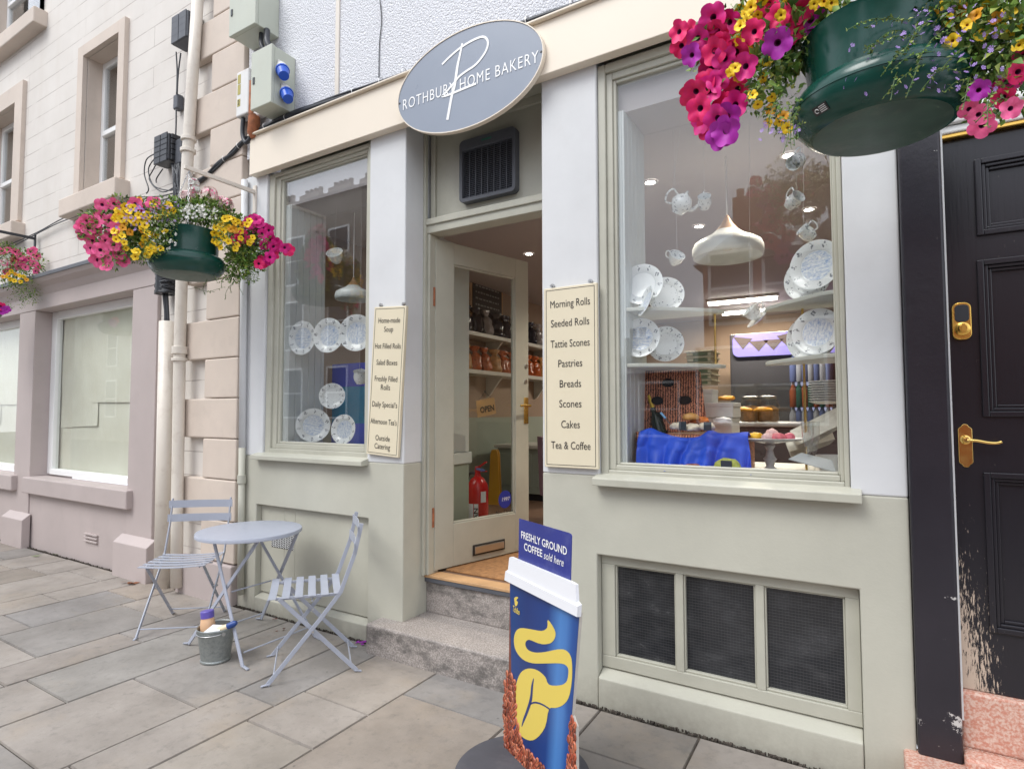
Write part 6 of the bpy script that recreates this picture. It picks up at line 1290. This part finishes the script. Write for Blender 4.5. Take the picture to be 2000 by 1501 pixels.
wallshelf('lower goods shelf on the shop wall behind the open door',905,718,1005,730,[morp,morp,mbr],'crisp_packet','crisps','orange packets on the lower wall shelf',12,.22,.20)
P0=on_x(946,570,-3.88); t=thing('blackboard','tall blackboard menu hung on the shop wall above the shelves','blackboard',P0); MB(M['wood']).box(-3.899,-3.875,P0.y-.30,P0.y+.42,P0.z-.42,P0.z+.55).build('frame',t,bevel=.004); MB(paint('slate',(.02,.021,.023),.7,.3,8,.05,20)).box(-3.8749,-3.870,P0.y-.26,P0.y+.38,P0.z-.38,P0.z+.51).build('slate',t)
rs=random.Random(6); mb=MB(plain('chalk',(.30,.30,.30),.8))
for k in range(9):
    y=P0.y-.2; z=P0.z+.42-k*.075
    while y<P0.y+.3: l_=rs.uniform(.02,.07); mb.box(-3.8699,-3.8693,y,min(y+l_,P0.y+.32),z-.008,z+.008+rs.uniform(0,.006)); y+=l_+.02
mb.build('chalk_lines',t)
# extinguisher
EX=Vector((-2.50,.98,.402)); t=thing('fire_extinguisher','red fire extinguisher standing behind the glass of the open door','fire extinguisher',EX); T=Matrix.Translation(EX); mrd=plain('extinguisher_red',(.60,.012,.012),.25)
MB(mrd).lathe([(0,0),(.078,0),(.082,.01),(.082,.42),(.074,.47),(.048,.51),(.026,.525),(.022,.545),(0,.545)],T,36).build('cylinder',t,smooth=True)
mb=MB(mrd); mb.bar(EX+Vector((-.02,0,.575)),EX+Vector((.10,-.03,.64)),.022,.010); mb.bar(EX+Vector((-.02,0,.56)),EX+Vector((.10,-.03,.57)),.02,.008); mb.tube([EX+Vector((0,0,.54)),EX+Vector((0,0,.60))],.020,12); mb.build('lever',t,bevel=.003)
MB(plain('blue_tag',(.14,.22,.5),.4)).bar(EX+Vector((.02,-.03,.585)),EX+Vector((.09,-.06,.58)),.03,.012).build('safety_tag',t); MB(M['plast']).tube(spline([EX+Vector(p) for p in ((-.02,.0,.55),(-.09,.01,.53),(-.11,.0,.40),(-.10,.0,.15))],6),.011,8).build('hose',t,smooth='all')
mb=MB(M['whitep'],M['ink'])
A0=math.atan2(-.75,.45)
def arc(mb,a0,a1,z0,z1,r,mi):
    for k in range(6):
        p,q=a0+(a1-a0)*k/6,a0+(a1-a0)*(k+1)/6; mb.poly([EX+Vector((r*math.cos(p),r*math.sin(p),z0)),EX+Vector((r*math.cos(q),r*math.sin(q),z0)),EX+Vector((r*math.cos(q),r*math.sin(q),z1)),EX+Vector((r*math.cos(p),r*math.sin(p),z1))],mi)
arc(mb,A0-.95,A0-.35,.16,.33,.0826,0); arc(mb,A0-.28,A0+.12,.02,.33,.0826,0); arc(mb,A0+.35,A0+.9,.34,.42,.0826,0); mb.build('labels',t)
text('lettering','MORGAN',EX+Vector((.0832*math.cos(A0-.08),.0832*math.sin(A0-.08),.17)),Z_,(math.sin(A0-.08)*1,-math.cos(A0-.08),0) if False else (-math.cos(A0-.08+math.pi/2),-math.sin(A0-.08+math.pi/2),0),.045,M['ink'],t,width=.26,bold=.02)
# open sign on the door glass
def dp(px,py,off): return on(px,py,H+DN*off,DN)
c=dp(949,795,-.032); t=thing('open_sign','small brown OPEN sign hanging tilted inside the door glass','sign',c); ti_=R(9); r_=(DU*math.cos(ti_)+Vector((0,0,math.sin(ti_)))); u_=r_.cross(-DN) if False else Vector((0,0,1)); F=frame(c,r_,Z_); MB(paint('tan_card',(.46,.27,.12),.6,.1,9,.02,30)).prism([(-.085,-.058),(.085,-.058),(.085,.058),(-.085,.058)],.004,F).build('card',t,bevel=.001)
text('lettering','OPEN',F@Vector((.006,-.014,.0046)),F.to_3x3()@Vector(X_),F.to_3x3()@Vector((0,1,0)),.058,M['ink'],t,width=.13,bold=.03)
mb=MB(M['ink']); q=dp(947,765,-.030); mb.tube([F@Vector((-.06,.055,.002)),q],.0014,5); mb.tube([F@Vector((.06,.055,.002)),q],.0014,5); mb.lathe([(.010,0),(.007,.004),(0,.005)],Matrix.Translation(q)@DN.to_track_quat('Z','Y').to_matrix().to_4x4(),14); mb.build('cord',t)
# yellow folded floor sign, counter, tub chair
P=on_z(966,985,.402); t=MB(plain('wet_floor_yellow',(.62,.33,.015),.4)); F=frame((P.x,P.y,.40),(1,.25,0),Z_); t.prism([(-.07,0),(.07,0),(.045,.55),(.03,.60),(-.03,.60),(-.045,.55)],.02,F); t.prism([(-.07,0),(.07,0),(.045,.55),(.03,.60),(-.03,.60),(-.045,.55)],.02,F@Matrix.Translation((0,0,-.06))); tag(t.build('floor_sign',bevel=.006),'yellow folded floor sign standing against the sage counter','floor sign')
a=on_x(975,870,-2.75); yc=3.15; xa,xb=at(972,880,yc).x,at(1120,880,yc).x; zt=at(1000,868,yc).z; t=thing('sage_counter','sage panelled counter seen through the open door','counter',((xa+xb)/2,yc,.4)); MB(M['tgsage']).box(xa,xb,yc,yc+.6,.48,zt-.04).build('body',t,bevel=.006); MB(M['plast']).box(xa+.02,xb-.02,yc+.05,yc+.55,.40,.4795).build('plinth',t); MB(M['shelfw']).box(xa-.03,xb+.03,yc-.04,yc+.64,zt-.0395,zt).build('worktop',t,bevel=.006)
for k in range(4): 
    w_=(xb-xa)/4; x=xa+w_*k; MB(M['tgsage']).box(x+.03,x+w_-.03,yc-.012,yc-.0005,.56,zt-.10).build('panel',t,bevel=.006)
c=at(1056,862,1.75); t=thing('tub_chair','mauve upholstered tub chair just inside the door, mostly hidden by the pier','chair',(c.x+.22,1.95,.402)); T=Matrix.Translation((c.x+.22,1.95,.402)); mmv=paint('mauve_velvet',(.22,.13,.155),.7,.15,6,.2,60)
bm=MB(mmv); 
for rr0,rr1 in ((.30,.26),):
    n_=26; 
    def P3(r,a,z): return T@Vector((r*math.cos(a),r*math.sin(a),z))
    for k in range(n_):
        p,q=R(95)+R(260)*k/n_,R(95)+R(260)*(k+1)/n_; hz=lambda x: .46+.34*max(0,math.cos((x-R(225))*.62))
        bm.poly([P3(rr0,p,.30),P3(rr0,q,.30),P3(rr0+.02,q,hz(q)),P3(rr0+.02,p,hz(p))]); bm.poly([P3(rr1,q,.30),P3(rr1,p,.30),P3(rr1,p,hz(p)),P3(rr1,q,hz(q))]); bm.poly([P3(rr0+.02,p,hz(p)),P3(rr0+.02,q,hz(q)),P3(rr1,q,hz(q)),P3(rr1,p,hz(p))])
bmesh.ops.remove_doubles(bm.bm,verts=bm.bm.verts,dist=1e-5); bm.build('backrest',t,smooth=True); MB(mmv).lathe([(0,.30),(.25,.30),(.262,.33),(.262,.40),(.24,.43),(0,.44)],T,36).build('seat',t,smooth=True)
for sx,sy in ((1,1),(1,-1),(-1,1),(-1,-1)): MB(M['wood']).tube([T@Vector((sx*.16,sy*.16,.31)),T@Vector((sx*.20,sy*.20,0))],[.016,.010],10).build('leg',t,smooth=True)
# blue and teal panels behind the narrow window
a,b_=at(657,712,.55),at(735,872,.55); t=thing('display_screen','blue and teal printed display screen behind the plates of the narrow window','screen',((a.x+b_.x)/2,.6,1.146)); MB(plain('teal_print',(.012,.22,.38),.5)).box(a.x,b_.x,.51,.53,1.147,a.z).build('panel',t,bevel=.003); MB(plain('royal_blue',(.045,.06,.52),.5)).box(a.x+.001,b_.x-.001,.507,.5098,a.z-.18,a.z-.001).build('top_band',t); MB(plain('royal_blue_foot',(.06,.10,.58),.5)).box(a.x+.001,b_.x-.001,.507,.5098,1.148,1.148+.18).build('foot_band',t)
# ================================================================== ACROSS THE STREET (seen mirrored in the glass)
def mir(px,py,Yb): p=at(px,py,0); k=(Yb-CAM_Y)/-CAM_Y; return Vector((p.x*k,-Yb,CAM_Z+(p.z-CAM_Z)*k))
def house(label,x0,x1,yf,h,ridge,mw,mr,wins,chim,dp=9):
    t=thing('street_house',label,'house',((x0+x1)/2,yf-dp/2,0)); mb=MB(mw); mb.box(x0,x1,yf-dp,yf,-.3,h); mb.build('wall',t)
    mb=MB(mr); T=Matrix(((0,0,1,x0-.2),(1,0,0,0),(0,1,0,0),(0,0,0,1))); mb.prism([(yf+.25,h+.002),(yf-dp-.25,h+.002),(yf-dp/2,h+ridge)],x1-x0+.4,T); mb.build('roof',t)
    dk=plain('far_window_glass',(.05,.055,.06),.15)
    for x,z,w_,hh in wins:
        f=MB(M['whitep']); f.box(x-w_/2-.08,x+w_/2+.08,yf+.001,yf+.05,z-hh/2-.08,z+hh/2+.08); o=f.build('window',t); g=MB(dk); g.box(x-w_/2,x+w_/2,yf+.0505,yf+.06,z-hh/2,z-.03); g.box(x-w_/2,x+w_/2,yf+.0505,yf+.06,z+.03,z+hh/2); g.build('pane',o)
    for x,w_,hh in chim:
        c=MB(mw); c.box(x-w_/2,x+w_/2,yf-dp/2-.35,yf-dp/2+.35,h+ridge*.5,h+ridge+hh)
        n=int(w_/.35)
        for k in range(n): c.lathe([(.11,h+ridge+hh),(.13,h+ridge+hh+.35),(.0,h+ridge+hh+.35)],Matrix.Translation((x-w_/2+.2+k*.35,yf-dp/2,0)),10)
        c.build('chimney',t)
mbk=paint('red_brick',(.30,.10,.06),.85,.2,3,.2,20); mstn=paint('grey_sandstone',(.33,.305,.27),.85,.2,1.2,.3,8,.5,(.10,.09,.08),2); mslate=paint('slate_roof',(.09,.09,.10),.6,.2,3,.2,12)
YB=13.0; ev=mir(1480,505,YB); xl=mir(1372,600,YB).x; 
house('red brick house across the street, mirrored in the large window',xl,xl+11,-YB,ev.z,2.0,mbk,mslate,[(mir(1425,560,YB).x,mir(1425,560,YB).z,.95,1.8),(mir(1535,550,YB).x,mir(1535,550,YB).z,.95,1.8),(mir(1620,540,YB).x,mir(1620,540,YB).z,.95,1.8),(mir(1420,680,YB).x,2.1,1.5,1.9),(mir(1540,680,YB).x,2.1,1.5,1.9)],[(xl+.5,.9,1.2)])
q=mir(600,345,YB); q2=mir(722,430,YB)
house('tall grey stone terrace across the street, mirrored in the narrow window',-42,q.x+3.0,-YB,q.z-1.0,2.2,mstn,mslate,[(x,z,1.0,1.9) for x in [q.x+1.8-2.6*k for k in range(8)] for z in (2.2,5.0,7.7)],[(q.x+1.5-2.2*k,1.5,.5) for k in range(6)])
house('lower grey stone house across the street, mirrored in the narrow window',q.x+3.05,q.x+9.5,-YB-.4,q2.z-.6,1.8,mstn,mslate,[(x,z,1.0,1.8) for x in (q.x+4.6,q.x+7.6) for z in (2.2,5.0)],[(q.x+8.5,1.2,.8)])

gz=mir(1300,700,YB).z  # invented low house, added so the large window mirrors dark instead of sky
house('low brown stone house added between the taller ones to darken the window reflection',q.x+9.6,xl-.1,-YB-1.2,gz-.3,.8,paint('brown_sandstone',(.13,.085,.065),.85,.25,1.5,.3,8),mslate,[(q.x+11,1.5,1.1,1.5),(xl-1.6,1.5,1.1,1.5)],[(xl-3.0,.9,.6)],5)
